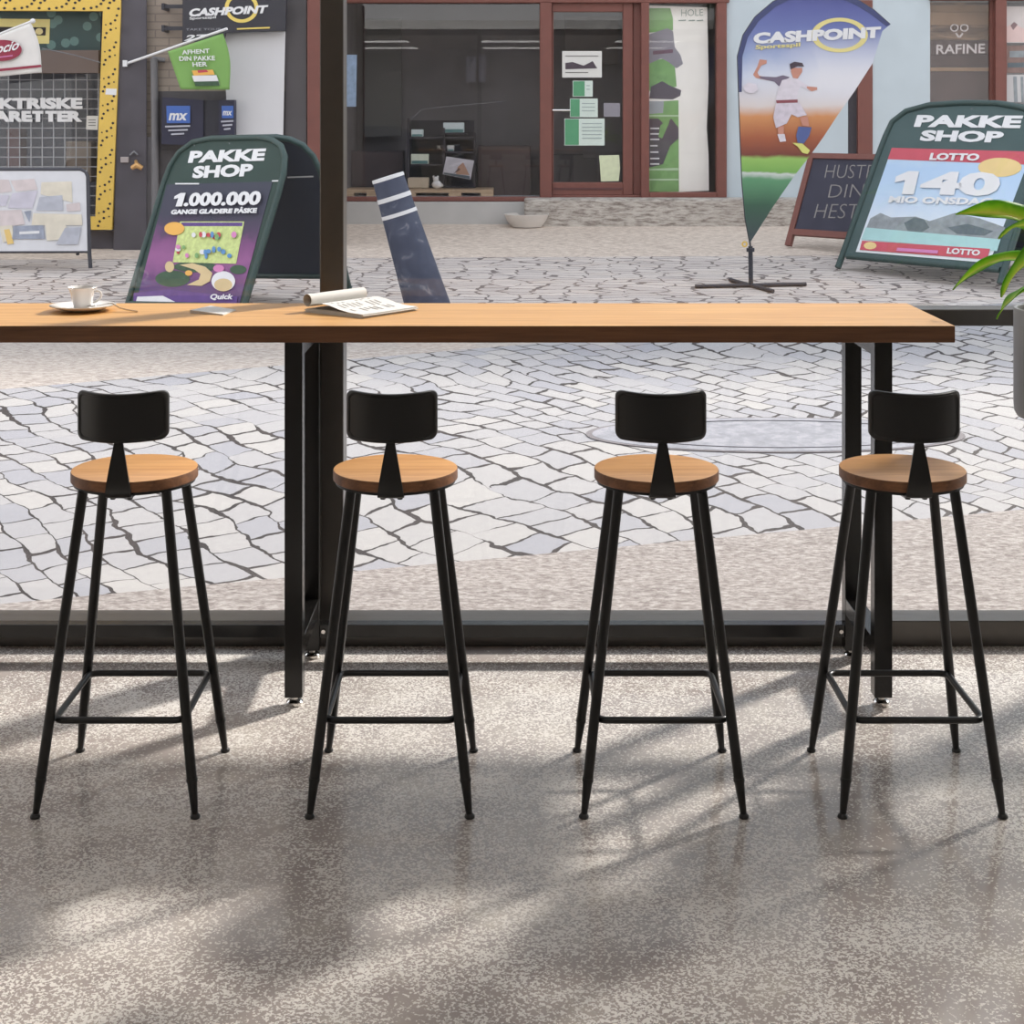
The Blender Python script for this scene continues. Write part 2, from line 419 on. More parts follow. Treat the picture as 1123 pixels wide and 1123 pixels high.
# window_1: the full-width glazing with its dark frame
W0, W1 = 4.684, 4.79
mb = MB()
mb.box(RX0, RX1, W0, W1, 0, .078)
mb.box(RX0, RX1, W0, W1, .98, 1.030)
mb.box(RX0, RX1, W0, W1, RH - .1, RH)
MULL = [-5.752, -3.152, -.552, 2.05, 4.65]
for x in MULL:
    mb.box(x - .036, x + .036, W0 + .0008, W1 - .0008, .078, .98); mb.box(x - .036, x + .036, W0 + .0008, W1 - .0008, 1.03, RH - .1)
win = struct(mb, 'window_1', M_FRAME, bevel=.003, segs=1, weld=False)
edges = [RX0] + MULL + [RX1]
for i in range(len(edges) - 1):
    a, b = edges[i] + (.036 if i else 0), edges[i + 1] - (.036 if i < len(edges) - 2 else 0)
    for z0, z1 in ((.078, .98), (1.03, RH - .1)):
        MB().box(a, b, 4.752, 4.757, z0, z1).build('glass_pane', M_GLASS, win)

# ================================================================== the street
def ground(name, poly, m, dz=0.):
    mb = MB(); a = [Vector((x, y, gz(y) + dz)) for x, y in poly]
    mb.prism([p - Vector((0, 0, .2)) for p in a], (0, 0, .2))
    return struct(mb, name, m)
XA, XB = -12., 18.
n_ = lambda x: 5.53 + .27 * x
f_ = lambda x: 9.26 + .42 * x
NX0 = (4.825 - 5.53) / .27
k0 = (4.825 - 9.26) / .42
ground('street_gravel', [(NX0, 4.825), (XB, 4.825), (XB, n_(XB))], grit('crushed_granite', (116, 106, 102), (150, 142, 137), (178, 171, 166), 40, (.8, 1.5, 1), .3))
ground('street_cobbles', [(k0, 4.825), (NX0, 4.825), (12, n_(12)), (12, f_(12))], coursed())
ground('street_setts', [(XA, 4.825), (k0, 4.825), (3.0, f_(3.0)), (3.0, 10.7), (XA, 10.0)], grit('beige_setts', (138, 126, 120), (174, 164, 155), (196, 187, 178), 34, (.7, 1.8, 1), .3))
ground('street_slabs', [(3.0, f_(3.0)), (12, f_(12)), (12, 14.4), (3.0, 10.7)], cobbles('grey_slabs', 8.5, (.5, 1.2, 1), .12, .06, ((190, 182, 177), (198, 190, 185), (208, 200, 195), (200, 190, 183)), (96, 90, 92), (156, 146, 140)))
M_PAV = grit('pavement_setts', (166, 150, 138), (204, 188, 174), (224, 211, 197), 22, (.7, 1.6, 1), .3)
M_LINE = cobbles('worn_flags', 8, (.55, 1.1, 1), .06, .085, ((186, 176, 171), (196, 186, 180), (208, 198, 191), (200, 188, 179)), (72, 66, 68), (146, 133, 126))
ground('pavement_flags', [(XA, 10.0), (3.0, 10.7), (12, 14.4), (12, 14.6), (3, 13.0), (XA, 12.5)], M_LINE)
ground('pavement', [(XA, 12.5), (3, 13.0), (12, 14.6), (XB, 14.6), (XB, 17), (XA, 17)], M_PAV)

# ------------------------------------------------------------------ building on the left (face 13.4 m away)
LD = 13.4
M_BRICK = brick('pale_brick', (150, 136, 124), (164, 150, 136), (128, 116, 108))
XR = P(350, 0, LD).x
TOPL, TOPC = 5.4, 7.4
def wx(px, d): return (px - CX) / F * d
def wz(py, d): return HC - (py - HY) / F * d
mb = MB()
mb.box(wx(160, LD), XR, LD, LD + .3, 0, TOPL)
mb.box(XA, wx(-330, LD), LD, LD + .3, 0, TOPL)
mb.box(wx(-330, LD), wx(160, LD), LD, LD + .3, wz(-6, LD), TOPL)
struct(mb, 'facade_left', M_BRICK)
mb = MB(); mb.box(wx(-330, LD), wx(160, LD), LD, LD + .3, 0, wz(253, LD))
struct(mb, 'facade_base', M_CHARCOAL)
mb = MB(); mb.box(XR - .3, XR, LD + .3, 15.6, 0, TOPL); struct(mb, 'facade_return', M_BRICK)
mb = MB(); mb.hexa([P(131, -40, LD - .08), P(161, -40, LD - .08), P(161, 284, LD - .08), P(124, 284, LD - .08)], [P(131, -40, LD), P(161, -40, LD), P(161, 284, LD), P(124, 284, LD)])
struct(mb, 'stone_pilaster', M_CHARCOAL, bevel=.01)
struct(MB().pbox(146, 150, 170, 284, LD - .05, .05), 'stone_pilaster_foot', M_STONE2)
# window_2: the tobacco shop's window, dim room behind
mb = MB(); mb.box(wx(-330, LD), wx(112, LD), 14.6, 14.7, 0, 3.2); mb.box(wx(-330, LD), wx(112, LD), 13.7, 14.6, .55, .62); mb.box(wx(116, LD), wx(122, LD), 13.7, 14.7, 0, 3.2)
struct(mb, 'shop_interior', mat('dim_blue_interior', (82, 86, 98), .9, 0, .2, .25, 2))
mb = MB()
for a in ((-330, 55, 108, 80), (-330, 248, 108, 253)): mb.pbox(*a, LD + .05, .08)
w2 = struct(mb, 'window_2', mat('weathered_brown_wood', (112, 98, 92), .8))
mb = MB().pbox(-330, 10, 112, 252, LD + .14, .006); mb.build('glass_pane', M_GLASS, w2)
# dark entrance beside it
mb = MB(); mb.pbox(173, 100, 313, 285, LD - .02, .02); mb.pbox(313, -30, 336, 285, LD - .04, .04)
mb.pbox(178, 165, 240, 168, LD - .03, .01); mb.pbox(178, 232, 240, 235, LD - .03, .01)
struct(mb, 'door_2', mat('dark_entrance_paint', (80, 76, 78), .6, 0, .4, .15))
struct(MB().pbox(337, -30, 351, 290, LD - .07, .07), 'trim_2', M_BROWN)

# ------------------------------------------------------------------ building in the middle and on the right
CD = 15.3
mb = MB()
mb.box(XR - .3, 16, CD, CD + .3, wz(0, CD), TOPC)
mb.box(XR - .3, wx(797, CD), CD, CD + .3, 0, wz(216, CD))
mb.box(wx(797, CD), wx(930, CD), CD, CD + .3, 0, wz(0, CD))
mb.box(wx(957, CD), wx(1020, CD), CD, CD + .3, 0, wz(0, CD))
mb.box(wx(1020, CD), wx(1330, CD), CD, CD + .3, 0, wz(150, CD))
mb.box(wx(1330, CD), 16, CD, CD + .3, 0, wz(0, CD))
mb.box(wx(930, CD), wx(957, CD), CD + .12, CD + .3, 0, wz(0, CD))
struct(mb, 'facade_centre', M_BLUE)
M_REND = M_PLASTER
struct(MB().box(XR, wx(575, 15.12), 15.12, CD, .3, wz(222, 15.12)), 'plinth_render', M_PLASTER)
struct(MB().box(wx(575, 15.12), 14, 14.95, CD, .3, wz(218, 15.0)), 'plinth_stone', M_STONE, bevel=.02)
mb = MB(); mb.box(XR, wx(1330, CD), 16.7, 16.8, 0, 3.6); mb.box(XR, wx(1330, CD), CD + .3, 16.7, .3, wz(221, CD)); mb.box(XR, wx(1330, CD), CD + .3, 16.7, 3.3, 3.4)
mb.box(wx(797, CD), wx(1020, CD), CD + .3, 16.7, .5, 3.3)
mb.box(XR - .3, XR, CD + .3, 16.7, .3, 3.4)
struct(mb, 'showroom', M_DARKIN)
# window_3: big shop window
mb = MB()
mb.pbox(370, -6, 800, 3, CD - .052, .12); mb.pbox(370, 216, 594, 221, CD - .05, .12)
mb.pbox(592, 3, 605, 219, CD - .06, .14)
w3 = struct(mb, 'window_3', M_BROWN, bevel=.006, segs=1, weld=False)
MB().pbox(370, 3, 592, 216, CD + .05, .006).build('glass_pane', M_SGLASS, w3)
# door_1: brown glazed shop door
mb = MB()
mb.pbox(605, 3, 683, 13, CD, .06); mb.pbox(605, 200, 683, 214, CD, .06); mb.pbox(683, 3, 694, 214, CD, .06)
mb.pbox(694, 3, 703, 214, CD + .03, .06); mb.pbox(605, 214, 703, 219, CD - .01, .08); mb.pbox(605, 13, 607, 200, CD, .06)
d1 = struct(mb, 'door_1', M_BROWN, bevel=.006, segs=1, weld=False)
MB().pbox(607, 13, 683, 200, CD + .03, .006).build('glass_pane', M_SGLASS, d1)
mb = MB(); mb.tube([P(606, 121, CD - .05), P(625, 121, CD - .05)], .012); mb.tube([P(608, 121, CD - .05), P(608, 121, CD + .0)], .008); mb.build('door_handle', M_CHROME, d1, smooth=True)
mb = MB().pbox(607, 206, 683, 208, CD - .008, .008); mb.build('kick_moulding', M_BROWN2, d1)
# window_4: narrow side window
mb = MB(); mb.pbox(703, 3, 712, 220, CD - .06, .14); mb.pbox(712, 211, 786, 217, CD - .05, .12); mb.pbox(786, 3, 797, 217, CD - .05, .12)
w4 = struct(mb, 'window_4', M_BROWN, bevel=.006, segs=1, weld=False)
MB().pbox(712, 3, 786, 211, CD + .05, .006).build('glass_pane', M_GLASS, w4)
# brown upright in the pale wall, and window_5 on the right
struct(MB().pbox(941, 0, 957, 216, CD - .01, .12), 'trim_3', M_BROWN)
struct(MB().pbox(930, 0, 941, 216, CD + .05, .06), 'trim_4', mat('dark_gap', (70, 66, 72), .8))
mb = MB(); mb.pbox(1092, -8, 1104, 150, CD - .05, .12); mb.pbox(1020, -8, 1330, 0, CD - .05, .12); mb.pbox(1020, 146, 1330, 152, CD - .05, .12); mb.pbox(1086, 0, 1092, 146, CD + .02, .05)
w5 = struct(mb, 'window_5', M_BROWN, weld=False)
MB().pbox(1020, 0, 1086, 146, CD + .05, .006).build('glass_pane', M_GLASS, w5)
MB().pbox(1104, 0, 1330, 146, CD + .05, .006).build('glass_pane', M_GLASS, w5)

# ================================================================== bar stools
def make_stool(label):
    t = thing('bar_stool', label, 'bar stool', (0, 0, 0), 0, 'bar stools along the counter')
    R_ = .151
    z1 = .7675
    prof = [(0, z1), (R_ - .004, z1), (R_ - .0012, z1 - .0012), (R_, z1 - .004), (R_, z1 - .024), (R_ - .003, z1 - .027), (0, z1 - .027)]
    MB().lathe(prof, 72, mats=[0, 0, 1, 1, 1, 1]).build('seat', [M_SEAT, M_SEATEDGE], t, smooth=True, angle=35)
    MB().lathe([(0, z1 - .027), (R_ - .006, z1 - .027), (R_ - .006, z1 - .034), (0, z1 - .034)], 64).build('seat_plate', M_BLACK2, t, smooth=True, angle=35)
    zt = z1 - .034
    for sx in (-1, 1):
        for sy in (-1, 1):
            def at(z): k = .185 - .0865 * z / .735; return Vector((sx * k, sy * k, z))
            leg = MB().tube([at(zt), at(.086)], .0122, 18).build('leg', M_BLACK, t, smooth=True)
            MB().tube([at(.088), at(.080)], .0132, 18).build('collar', M_BLACK, leg, smooth=True)
            MB().tube([at(.080), at(.008)], [.0118, .0075], 18).build('leg_tip', M_BLACK, leg, smooth=True)
            q = at(0)
            MB().lathe([(0, 0), (.0105, 0), (.012, .003), (.0105, .007), (.006, .011), (0, .011)], 20, (q.x, q.y, 0)).build('foot_pad', M_BLACK2, leg, smooth=True)
    a, r, z = .151, .024, .212
    pts = []
    for cx, cy, q0 in ((a - r, a - r, 0), (-a + r, a - r, 90), (-a + r, -a + r, 180), (a - r, -a + r, 270)):
        for k in range(7):
            q = math.radians(q0 + 15 * k); pts.append((cx + r * math.cos(q), cy + r * math.sin(q), z))
    MB().tube(pts, .0080, 12, closed=True).build('footrest', M_BLACK, t, smooth=True)
    # back: a curved pad on one tapering strap that runs under the seat
    w, hgt, zc, sag = .2146, .116, .9195, .056
    mb = MB(); N = 28
    def outline(inset):
        cr = .017; o = []
        hw, hh = w / 2 - inset, hgt / 2 - inset
        for cx, cz, q0 in ((hw - cr, hh - cr, 0), (-hw + cr, hh - cr, 90), (-hw + cr, -hh + cr, 180), (hw - cr, -hh + cr, 270)):
            for k in range(6): q = math.radians(q0 + 18 * k); o.append((cx + cr * math.cos(q), cz + cr * math.sin(q)))
        o2 = []
        for i, p in enumerate(o):                       # extra points along the long edges so they can bend
            o2.append(p); nx = o[(i + 1) % len(o)]
            if abs(nx[0] - p[0]) > .05:
                for k in range(1, 12): f = k / 12; o2.append((p[0] + (nx[0] - p[0]) * f, p[1] + (nx[1] - p[1]) * f))
        return o2
    def bend(x, zz, dy): return Vector((x, -.171 + sag * (x / (w / 2)) ** 2 + dy, zc + zz - (.003 * (1 - (x / (w / 2)) ** 2) if zz > 0 else 0)))
    lay = [(.0035, .015), (.0, .012), (.0, .002), (.0015, 0), (.005, 0), (.0085, .004)]
    rings = [[mb.bm.verts.new(bend(x, zz, dy)) for x, zz in outline(ins)] for ins, dy in lay]
    n = len(rings[0])
    for A, B in zip(rings, rings[1:]):
        for j in range(n): mb._f([A[j], A[(j + 1) % n], B[(j + 1) % n], B[j]])
    for rg in (rings[0], rings[-1]):                     # fill with vertical strips
        top = sorted([v for v in rg if v.co.z >= zc], key=lambda v: v.co.x); bot = sorted([v for v in rg if v.co.z < zc], key=lambda v: v.co.x)
        for i in range(len(top) - 1): mb._f([top[i], top[i + 1], bot[i + 1], bot[i]])
    mb.build('backrest', M_BLACK2, t, smooth=True, angle=30)
    path = [(-.085, zt - .004), (-.13, zt - .004), (-.148, zt - .0035), (-.1575, zt + .001), (-.1615, zt + .011), (-.163, zt + .035), (-.1615, zt + .075), (-.157, zt + .125), (-.1555, zt + .150), (-.1555, zt + .2)]
    wid = [.030, .031, .031, .0305, .0300, .0265, .0195, .0105, .0095, .0095]
    mb = MB(); nrm = []
    for i in range(len(path)):
        a_, b_ = Vector(path[max(0, i - 1)]), Vector(path[min(len(path) - 1, i + 1)]); d_ = (b_ - a_).normalized(); nrm.append(Vector((d_.y, -d_.x)))
    def vtx(i, x, o_): p = Vector(path[i]) + nrm[i] * o_; return mb.bm.verts.new((x, p.x, p.y))
    rows = []
    for i in range(len(path)):
        hw = wid[i]; fl = .006 if i < 8 else .003        # turned-in flanges along both sides
        rows.append([vtx(i, -hw, fl), vtx(i, -hw, 0), vtx(i, -hw * .5, -.0012), vtx(i, hw * .5, -.0012), vtx(i, hw, 0), vtx(i, hw, fl), vtx(i, hw - .002, fl), vtx(i, hw - .002, .0018), vtx(i, -hw + .002, .0018), vtx(i, -hw + .002, fl)])
    for A, B in zip(rows, rows[1:]):
        for j in range(10): mb._f([A[j], A[(j + 1) % 10], B[(j + 1) % 10], B[j]])
    mb._f(rows[0]); mb._f(rows[-1][::-1])
    br = mb.build('back_strap', M_BLACK, t, smooth=True, angle=50)
    for sx in (-1, 1):
        MB().lathe([(0, -.006), (.006, -.006), (.007, -.003), (.007, 0), (0, 0)], 12, (sx * .02, -.128, zt - .0055)).build('bolt', M_BLACK2, br, smooth=True)
    return t
LAB = ['black metal bar stool with round wooden seat, leftmost at the counter', 'black metal bar stool with round wooden seat, just right of the counter\'s left leg frame',
       'black metal bar stool with round wooden seat, second from right', 'black metal bar stool with round wooden seat, rightmost, in front of the right leg frame']
proto = make_stool(LAB[0])
for i, x in enumerate((-.917, -.283, .351, .949)):
    s_ = proto if i == 0 else copy_tree(proto)
    s_.location = (x, 3.725, 0); s_['label'] = LAB[i]

# ================================================================== the bar counter
TZ1, TZ0 = 1.0536, 1.0076
TF, TB, TXL, TXR = 4.15, 4.655, -2.56, 1.201
t = thing('bar_table', 'long wooden bar counter on black steel legs before the window', 'bar table', (-.68, 4.4, 0))
L0 = (-.68, 4.4, 0)
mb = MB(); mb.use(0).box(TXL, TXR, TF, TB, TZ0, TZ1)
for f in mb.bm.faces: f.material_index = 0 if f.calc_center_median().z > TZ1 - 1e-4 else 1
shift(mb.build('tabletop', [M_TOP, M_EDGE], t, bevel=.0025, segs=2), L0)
YF, YB = 4.197, 4.567
for xc in (1.018, -.599, -2.216):
    x0, x1 = xc - .0245, xc + .0245
    for y in (YF, YB):
        lg = shift(MB().box(x0, x1, y, y + .049, .027, TZ0).build('leg', M_LEG, t, bevel=.002), L0)
        shift(MB().lathe([(0, 0), (.021, 0), (.023, .004), (.023, .010), (.019, .014), (.009, .016), (.009, .027), (0, .027)], 28, (xc, y + .0245, 0)).build('levelling_foot', M_CHROME, lg, smooth=True), L0)
    for z0, z1 in ((.135, .183), (.962, TZ0)):
        shift(MB().box(x0 + .001, x1 - .001, YF + .049, YB, z0, z1).build('cross_rail', M_LEG, t, bevel=.0015), L0)
for a, b in ((-2.1915, -.6235), (-.5745, .9935)):
    st = shift(MB().box(a, b, YB + .004, YB + .045, .066, .104).build('stretcher', M_LEG, t, bevel=.0015), L0)
    for x in (a + .012, b - .012):
        sx = 1 if x < (a + b) / 2 else -1
        shift(MB().tube([(x, YB + .004, .085), (x, YB - .003, .085)], .006, 10).build('bolt', M_CHROME, st, smooth=True), L0)

# ------------------------------------------------------------------ things on the counter
def on_table(px, py): d = (HC - TZ1) * F / (py - HY); return Vector((wx(px, d), d, TZ1))
c = on_table(91, 340.5); c.y = 4.47; c.x = wx(91, 4.47)
t = thing('saucer', 'white porcelain saucer under the coffee cup', 'saucer', c)
MB().lathe([(0, .004), (.030, .004), (.034, .0), (.040, .0), (.062, .006), (.094, .0165), (.0945, .0185), (.092, .0185), (.062, .0095), (.040, .0065), (.032, .0085), (.029, .0065), (0, .0065)], 56).build('dish', M_PORC, t, smooth=True, angle=60)
cc = c + Vector((-.002, 0, .0068))
t = thing('coffee_cup', 'white porcelain coffee cup standing on the saucer', 'cup', cc)
MB().lathe([(0, 0), (.0215, 0), (.0235, .003), (.0265, .012), (.0305, .030), (.0345, .048), (.0385, .0575), (.0425, .062), (.0415, .0635), (.037, .059), (.0325, .048), (.0285, .030), (.0245, .012), (.020, .006), (0, .006)], 48).build('cup_body', M_PORC, t, smooth=True, angle=60)
MB().lathe([(0, .050), (.0331, .050), (.0331, .0515), (0, .0515)], 40).build('coffee', mat('black_coffee', (52, 32, 22), .12), t, smooth=True, angle=40)
pts = [(.0318, .0, .0485), (.044, .0, .053), (.053, .0, .050), (.0565, .0, .040), (.053, .0, .030), (.044, .0, .0215), (.0285, .0, .0165)]
MB().tube([Vector(p) for p in pts], [.0042, .0042, .0038, .0036, .0036, .0038, .0042], 10).build('handle', M_PORC, t, smooth=True, sub=1)
# teaspoon: bowl on the saucer, handle reaching down to the counter
sp = c + Vector((.066, -.02, 0))
t = thing('teaspoon', 'steel teaspoon leaning off the saucer onto the counter', 'spoon', sp)
mb = MB()
pth = [(-.020, .004, .0165), (-.004, .002, .020), (.012, .0, .0235), (.024, -.002, .0245), (.033, -.003, .0195), (.046, -.006, .012), (.070, -.011, .0065), (.103, -.018, .0024)]
ws = [.0030, .0030, .0032, .0036, .0036, .0034, .0042, .0055]
va = []
for (x, y, z), w_ in zip(pth, ws):
    va.append([mb.bm.verts.new(q) for q in ((x, y - w_, z + .0014), (x, y + w_, z + .0014), (x, y + w_, z - .0014), (x, y - w_, z - .0014))])
for A, B in zip(va, va[1:]):
    for j in range(4): mb._f([A[j], A[(j + 1) % 4], B[(j + 1) % 4], B[j]])
mb._f(va[0]); mb._f(va[-1][::-1])
mb.build('handle', M_CHROME, t, smooth=True, angle=50)
mb = MB(); mb.lathe([(0, -.004), (.007, -.0028), (.0115, .0), (.0125, .0015), (.0113, .0015), (.007, -.0018), (0, -.0028)], 20)
for v in mb.bm.verts: v.co = Vector((v.co.x * 1.4 - .034, v.co.y + .006, v.co.z + .0162))
mb.build('bowl', M_CHROME, t, smooth=True, angle=70)
# folded paper card
pts = [on_table(*p) for p in ((208.5, 343.5), (232, 337.5), (259, 340.5), (245, 346))]
mb = MB(); mb.prism(pts, (0, 0, .0022))
up = [p + (pts[0] - p) * .03 + Vector((0, 0, .0024)) for p in pts]
mb.hexa(up, [up[0] + Vector((0, 0, .007)), up[1] + Vector((0, 0, .0045)), up[2] + Vector((0, 0, .001)), up[3] + Vector((0, 0, .001))])
tag(alone(mb.build('paper_card', M_PAPER, None, weld=False), pts[3]), 'small folded white paper card lying flat on the counter', 'card')
# newspaper: folded stack whose top pages roll up on the left
A = Vector((-.603, 4.440, TZ1)); U = Vector((.62, .785, 0)).normalized(); V = Vector((U.y, -U.x, 0)); LEN, WID = .228, .235
t = thing('newspaper', 'folded newspaper with its top pages rolled over, lying on the counter', 'newspaper', A)
def fold(mbk, prof, l0, l1, th):
    """a sheet bent along its profile (distance across, height), running the length of the paper"""
    n = len(prof); nr = []
    for i in range(n):
        a_, b_ = Vector(prof[max(0, i - 1)]), Vector(prof[min(n - 1, i + 1)]); d_ = (b_ - a_).normalized(); nr.append(Vector((-d_.y, d_.x)))
    def w_(i, l, o_): q = Vector(prof[i]) + nr[i] * o_; return mbk.bm.verts.new(U * l + V * q.x + Vector((0, 0, q.y)))
    rs = [[w_(i, l0, 0), w_(i, l1, 0), w_(i, l1, th), w_(i, l0, th)] for i in range(n)]
    for A_, B_ in zip(rs, rs[1:]):
        for j in range(4): mbk._f([A_[j], A_[(j + 1) % 4], B_[(j + 1) % 4], B_[j]])
    mbk._f(rs[0][::-1]); mbk._f(rs[-1])
for k, (w0, w1, z, l1) in enumerate(((.0, WID, .0, LEN), (.004, WID - .004, .0028, LEN - .004), (.0, WID + .004, .0056, LEN + .002), (.006, WID - .002, .0084, LEN - .003))):
    mb = MB(); fold(mb, [(w0, z), (w0 + .07, z + .0003), (w1 - .05, z + .0005), (w1, z)], .001 * k, l1, .0022)
    mb.build('page', M_NEWS if k != 2 else M_PAPER, t)
prof = [(WID - .002, .0114), (WID - .05, .0125), (WID - .09, .0175), (.10, .027), (.07, .030), (.045, .0265), (.03, .022), (.016, .0195)]
cxr, czr, rr = .012, .0355, .0178
for k in range(0, 17):
    q = math.radians(-80 - 24 * k); r2 = rr * (1 - .009 * k); prof.append((cxr + r2 * math.cos(q), czr + r2 * math.sin(q)))
mb = MB(); fold(mb, prof, .002, LEN + .006, .0011); top = mb.build('rolled_page', M_PAPER, t, smooth=True, angle=50)
random.seed(3)
mb = MB()
def mark(l0, l1, w0, w1):
    def zt_(w):
        for (a0, b0), (a1, b1) in zip(prof[:8], prof[1:8]):
            if min(a0, a1) <= w <= max(a0, a1): return b0 + (b1 - b0) * (w - a0) / (a1 - a0 + 1e-9)
        return .0114
    q = [U * l + V * w + Vector((0, 0, zt_(w) + .0006)) for l, w in ((l0, w0), (l1, w0), (l1, w1), (l0, w1))]
    mb.prism(q, (0, 0, .0005))
for r_ in range(9):
    l = .03 + r_ * .019
    for k in range(3):
        w0 = .055 + k * .05
        if random.random() < .75: mark(l, l + .006, w0, w0 + random.uniform(.02, .04))
for k in range(4): mark(.06 + k * .03, .075 + k * .03, .036, .045)
mb.build('print', mat('newspaper_ink', (182, 178, 174), .8), top, weld=False)

# ------------------------------------------------------------------ plant at the right edge of the picture
pc = Vector((wx(1114, 4.3) + .135, 4.3, 0))
t = thing('potted_plant', 'grey cylindrical pot with long bright green leaves right of the counter', 'plant', pc)
mb = MB(); mb.lathe([(0, .772), (.112, .772), (.126, .778), (.133, .792), (.135, .815), (.135, 1.078), (.133, 1.0815), (.126, 1.0815), (.124, 1.078), (.124, 1.055), (0, 1.055)], 56)
mb.build('pot', mat('grey_glazed_pot', (150, 150, 152), .5), t, smooth=True, angle=50)
MB().lathe([(0, 1.052), (.124, 1.052), (.124, 1.06), (0, 1.062)], 32).build('soil', mat('potting_soil', (48, 38, 32), .95, 0, .3, .3, 40, .6), t)
mb = MB(); mb.lathe([(0, 0), (.085, 0), (.085, .012), (.02, .022), (.016, .06), (.016, .74), (.09, .755), (.095, .7715), (0, .7715)], 32); mb.build('stand', M_BLACK2, t, smooth=True, angle=40)
mb = MB()
for k in range(4):
    q = k * 1.7; mb.tube([(.03 * math.cos(q), .03 * math.sin(q), 1.055), (.035 * math.cos(q), .035 * math.sin(q), 1.14), (.02 * math.cos(q + .5), .02 * math.sin(q + .5), 1.24)], [.008, .007, .006], 8)
mb.build('stem', mat('green_stem', (96, 128, 52), .6), t, smooth=True)
def leaf_mat():
    T = NT('variegated_leaf'); v = T.coords(); T.b.inputs['Roughness'].default_value = .38
    uv = T.new('UVMap'); s_ = T.new('SeparateXYZ'); T.link(uv.outputs[0], s_.inputs[0])
    a = T.math('ABSOLUTE', T.math('SUBTRACT', s_.outputs['X'], .5))
    f = T.math('ADD', a, T.math('MULTIPLY', T.math('SUBTRACT', T.noise(v, 30, 4), .5), .25))
    T.link(T.ramp(f, [(.0, rgb(232, 236, 140)), (.12, rgb(204, 226, 92)), (.3, rgb(166, 214, 66)), (.5, rgb(112, 180, 46))]), T.b.inputs['Base Color'])
    src = T.b.inputs['Base Color'].links[0].from_socket
    tl = T.new('BsdfTranslucent'); T.link(src, tl.inputs['Color']); ms = T.new('MixShader'); ms.inputs[0].default_value = .6
    T.link(T.b.outputs[0], ms.inputs[1]); T.link(tl.outputs[0], ms.inputs[2]); T.link(ms.outputs[0], T.out.inputs['Surface'])
    return T.m
M_LEAF = leaf_mat()
def leaf(pts, w, twist=0., cup=.25):
    """one blade along a bent path, pointed at both ends, folded along its midrib"""
    pts = [Vector(p) for p in pts]; N = 22; M = 8
    def bez(tt):
        q = list(pts)
        while len(q) > 1: q = [q[i].lerp(q[i + 1], tt) for i in range(len(q) - 1)]
        return q[0]
    me = bpy.data.meshes.new('leaf'); vs, fs, uvs = [], [], []
    for i in range(N + 1):
        f = i / N; p = bez(f); tg = (bez(min(1, f + .01)) - bez(max(0, f - .01))).normalized()
        sd = tg.cross(Vector((0, 0, 1))); sd = sd.normalized() if sd.length > 1e-3 else Vector((1, 0, 0))
        up = sd.cross(tg).normalized()
        c_, s2 = math.cos(twist), math.sin(twist); sd, up = sd * c_ + up * s2, up * c_ - sd * s2
        ww = w * (math.sin(math.pi * min(1, f ** .72)) ** .8) * .5 + .0012
        for j in range(M + 1):
            k = j / M * 2 - 1
            vs.append(p + sd * ww * k + up * (abs(k) ** 1.3 * ww * cup * 1.6 + .003 * math.sin(f * 17 + k * 2) * abs(k))); uvs.append((j / M, f))
    for i in range(N):
        for j in range(M): a = i * (M + 1) + j; fs.append((a, a + 1, a + M + 2, a + M + 1))
    me.from_pydata([tuple(v) for v in vs], [], fs); me.update()
    ul = me.uv_layers.new(name='UVMap')
    for l_ in me.loops: ul.data[l_.index].uv = uvs[l_.vertex_index]
    for p_ in me.polygons: p_.use_smooth = True
    me.materials.append(M_LEAF)
    o = bpy.data.objects.new('leaf', me); COL.objects.link(o); o.parent = t
    so = o.modifiers.new('thickness', 'SOLIDIFY'); so.thickness = .0012
    return o
def LP(px, py, dy=0.): return P(px, py, 4.3 + dy) - pc
leaf([LP(1168, 300), LP(1150, 248, -.06), LP(1115, 226, -.10), LP(1080, 233, -.10), LP(1048, 235, -.10)], .085, .75, .3)
leaf([LP(1165, 315), LP(1140, 278, .05), LP(1105, 272, .06), LP(1070, 290, .05), LP(1045, 318, .04)], .048, .5)
leaf([LP(1172, 300), LP(1150, 262, -.1), LP(1118, 282, -.16), LP(1098, 326, -.17)], .13, -.9, .2)
leaf([LP(1165, 325), LP(1138, 305, -.08), LP(1108, 320, -.13), LP(1093, 350, -.13)], .045, -.2)
leaf([LP(1170, 300), LP(1148, 245, -.12), LP(1125, 232, -.2), LP(1095, 262, -.22)], .05, -.8)
for k, (dx, dz) in enumerate(((60, -60), (120, -20), (100, 40), (40, -110), (135, 10))):
    leaf([LP(1170, 300), LP(1170 + dx * .5, 262 + dz * .3, .03 * (k - 2)), LP(1168 + dx, 262 + dz, .05 * (k - 2)), LP(1172 + dx * 1.3, 300 + dz, .06 * (k - 2))], .07, .3)

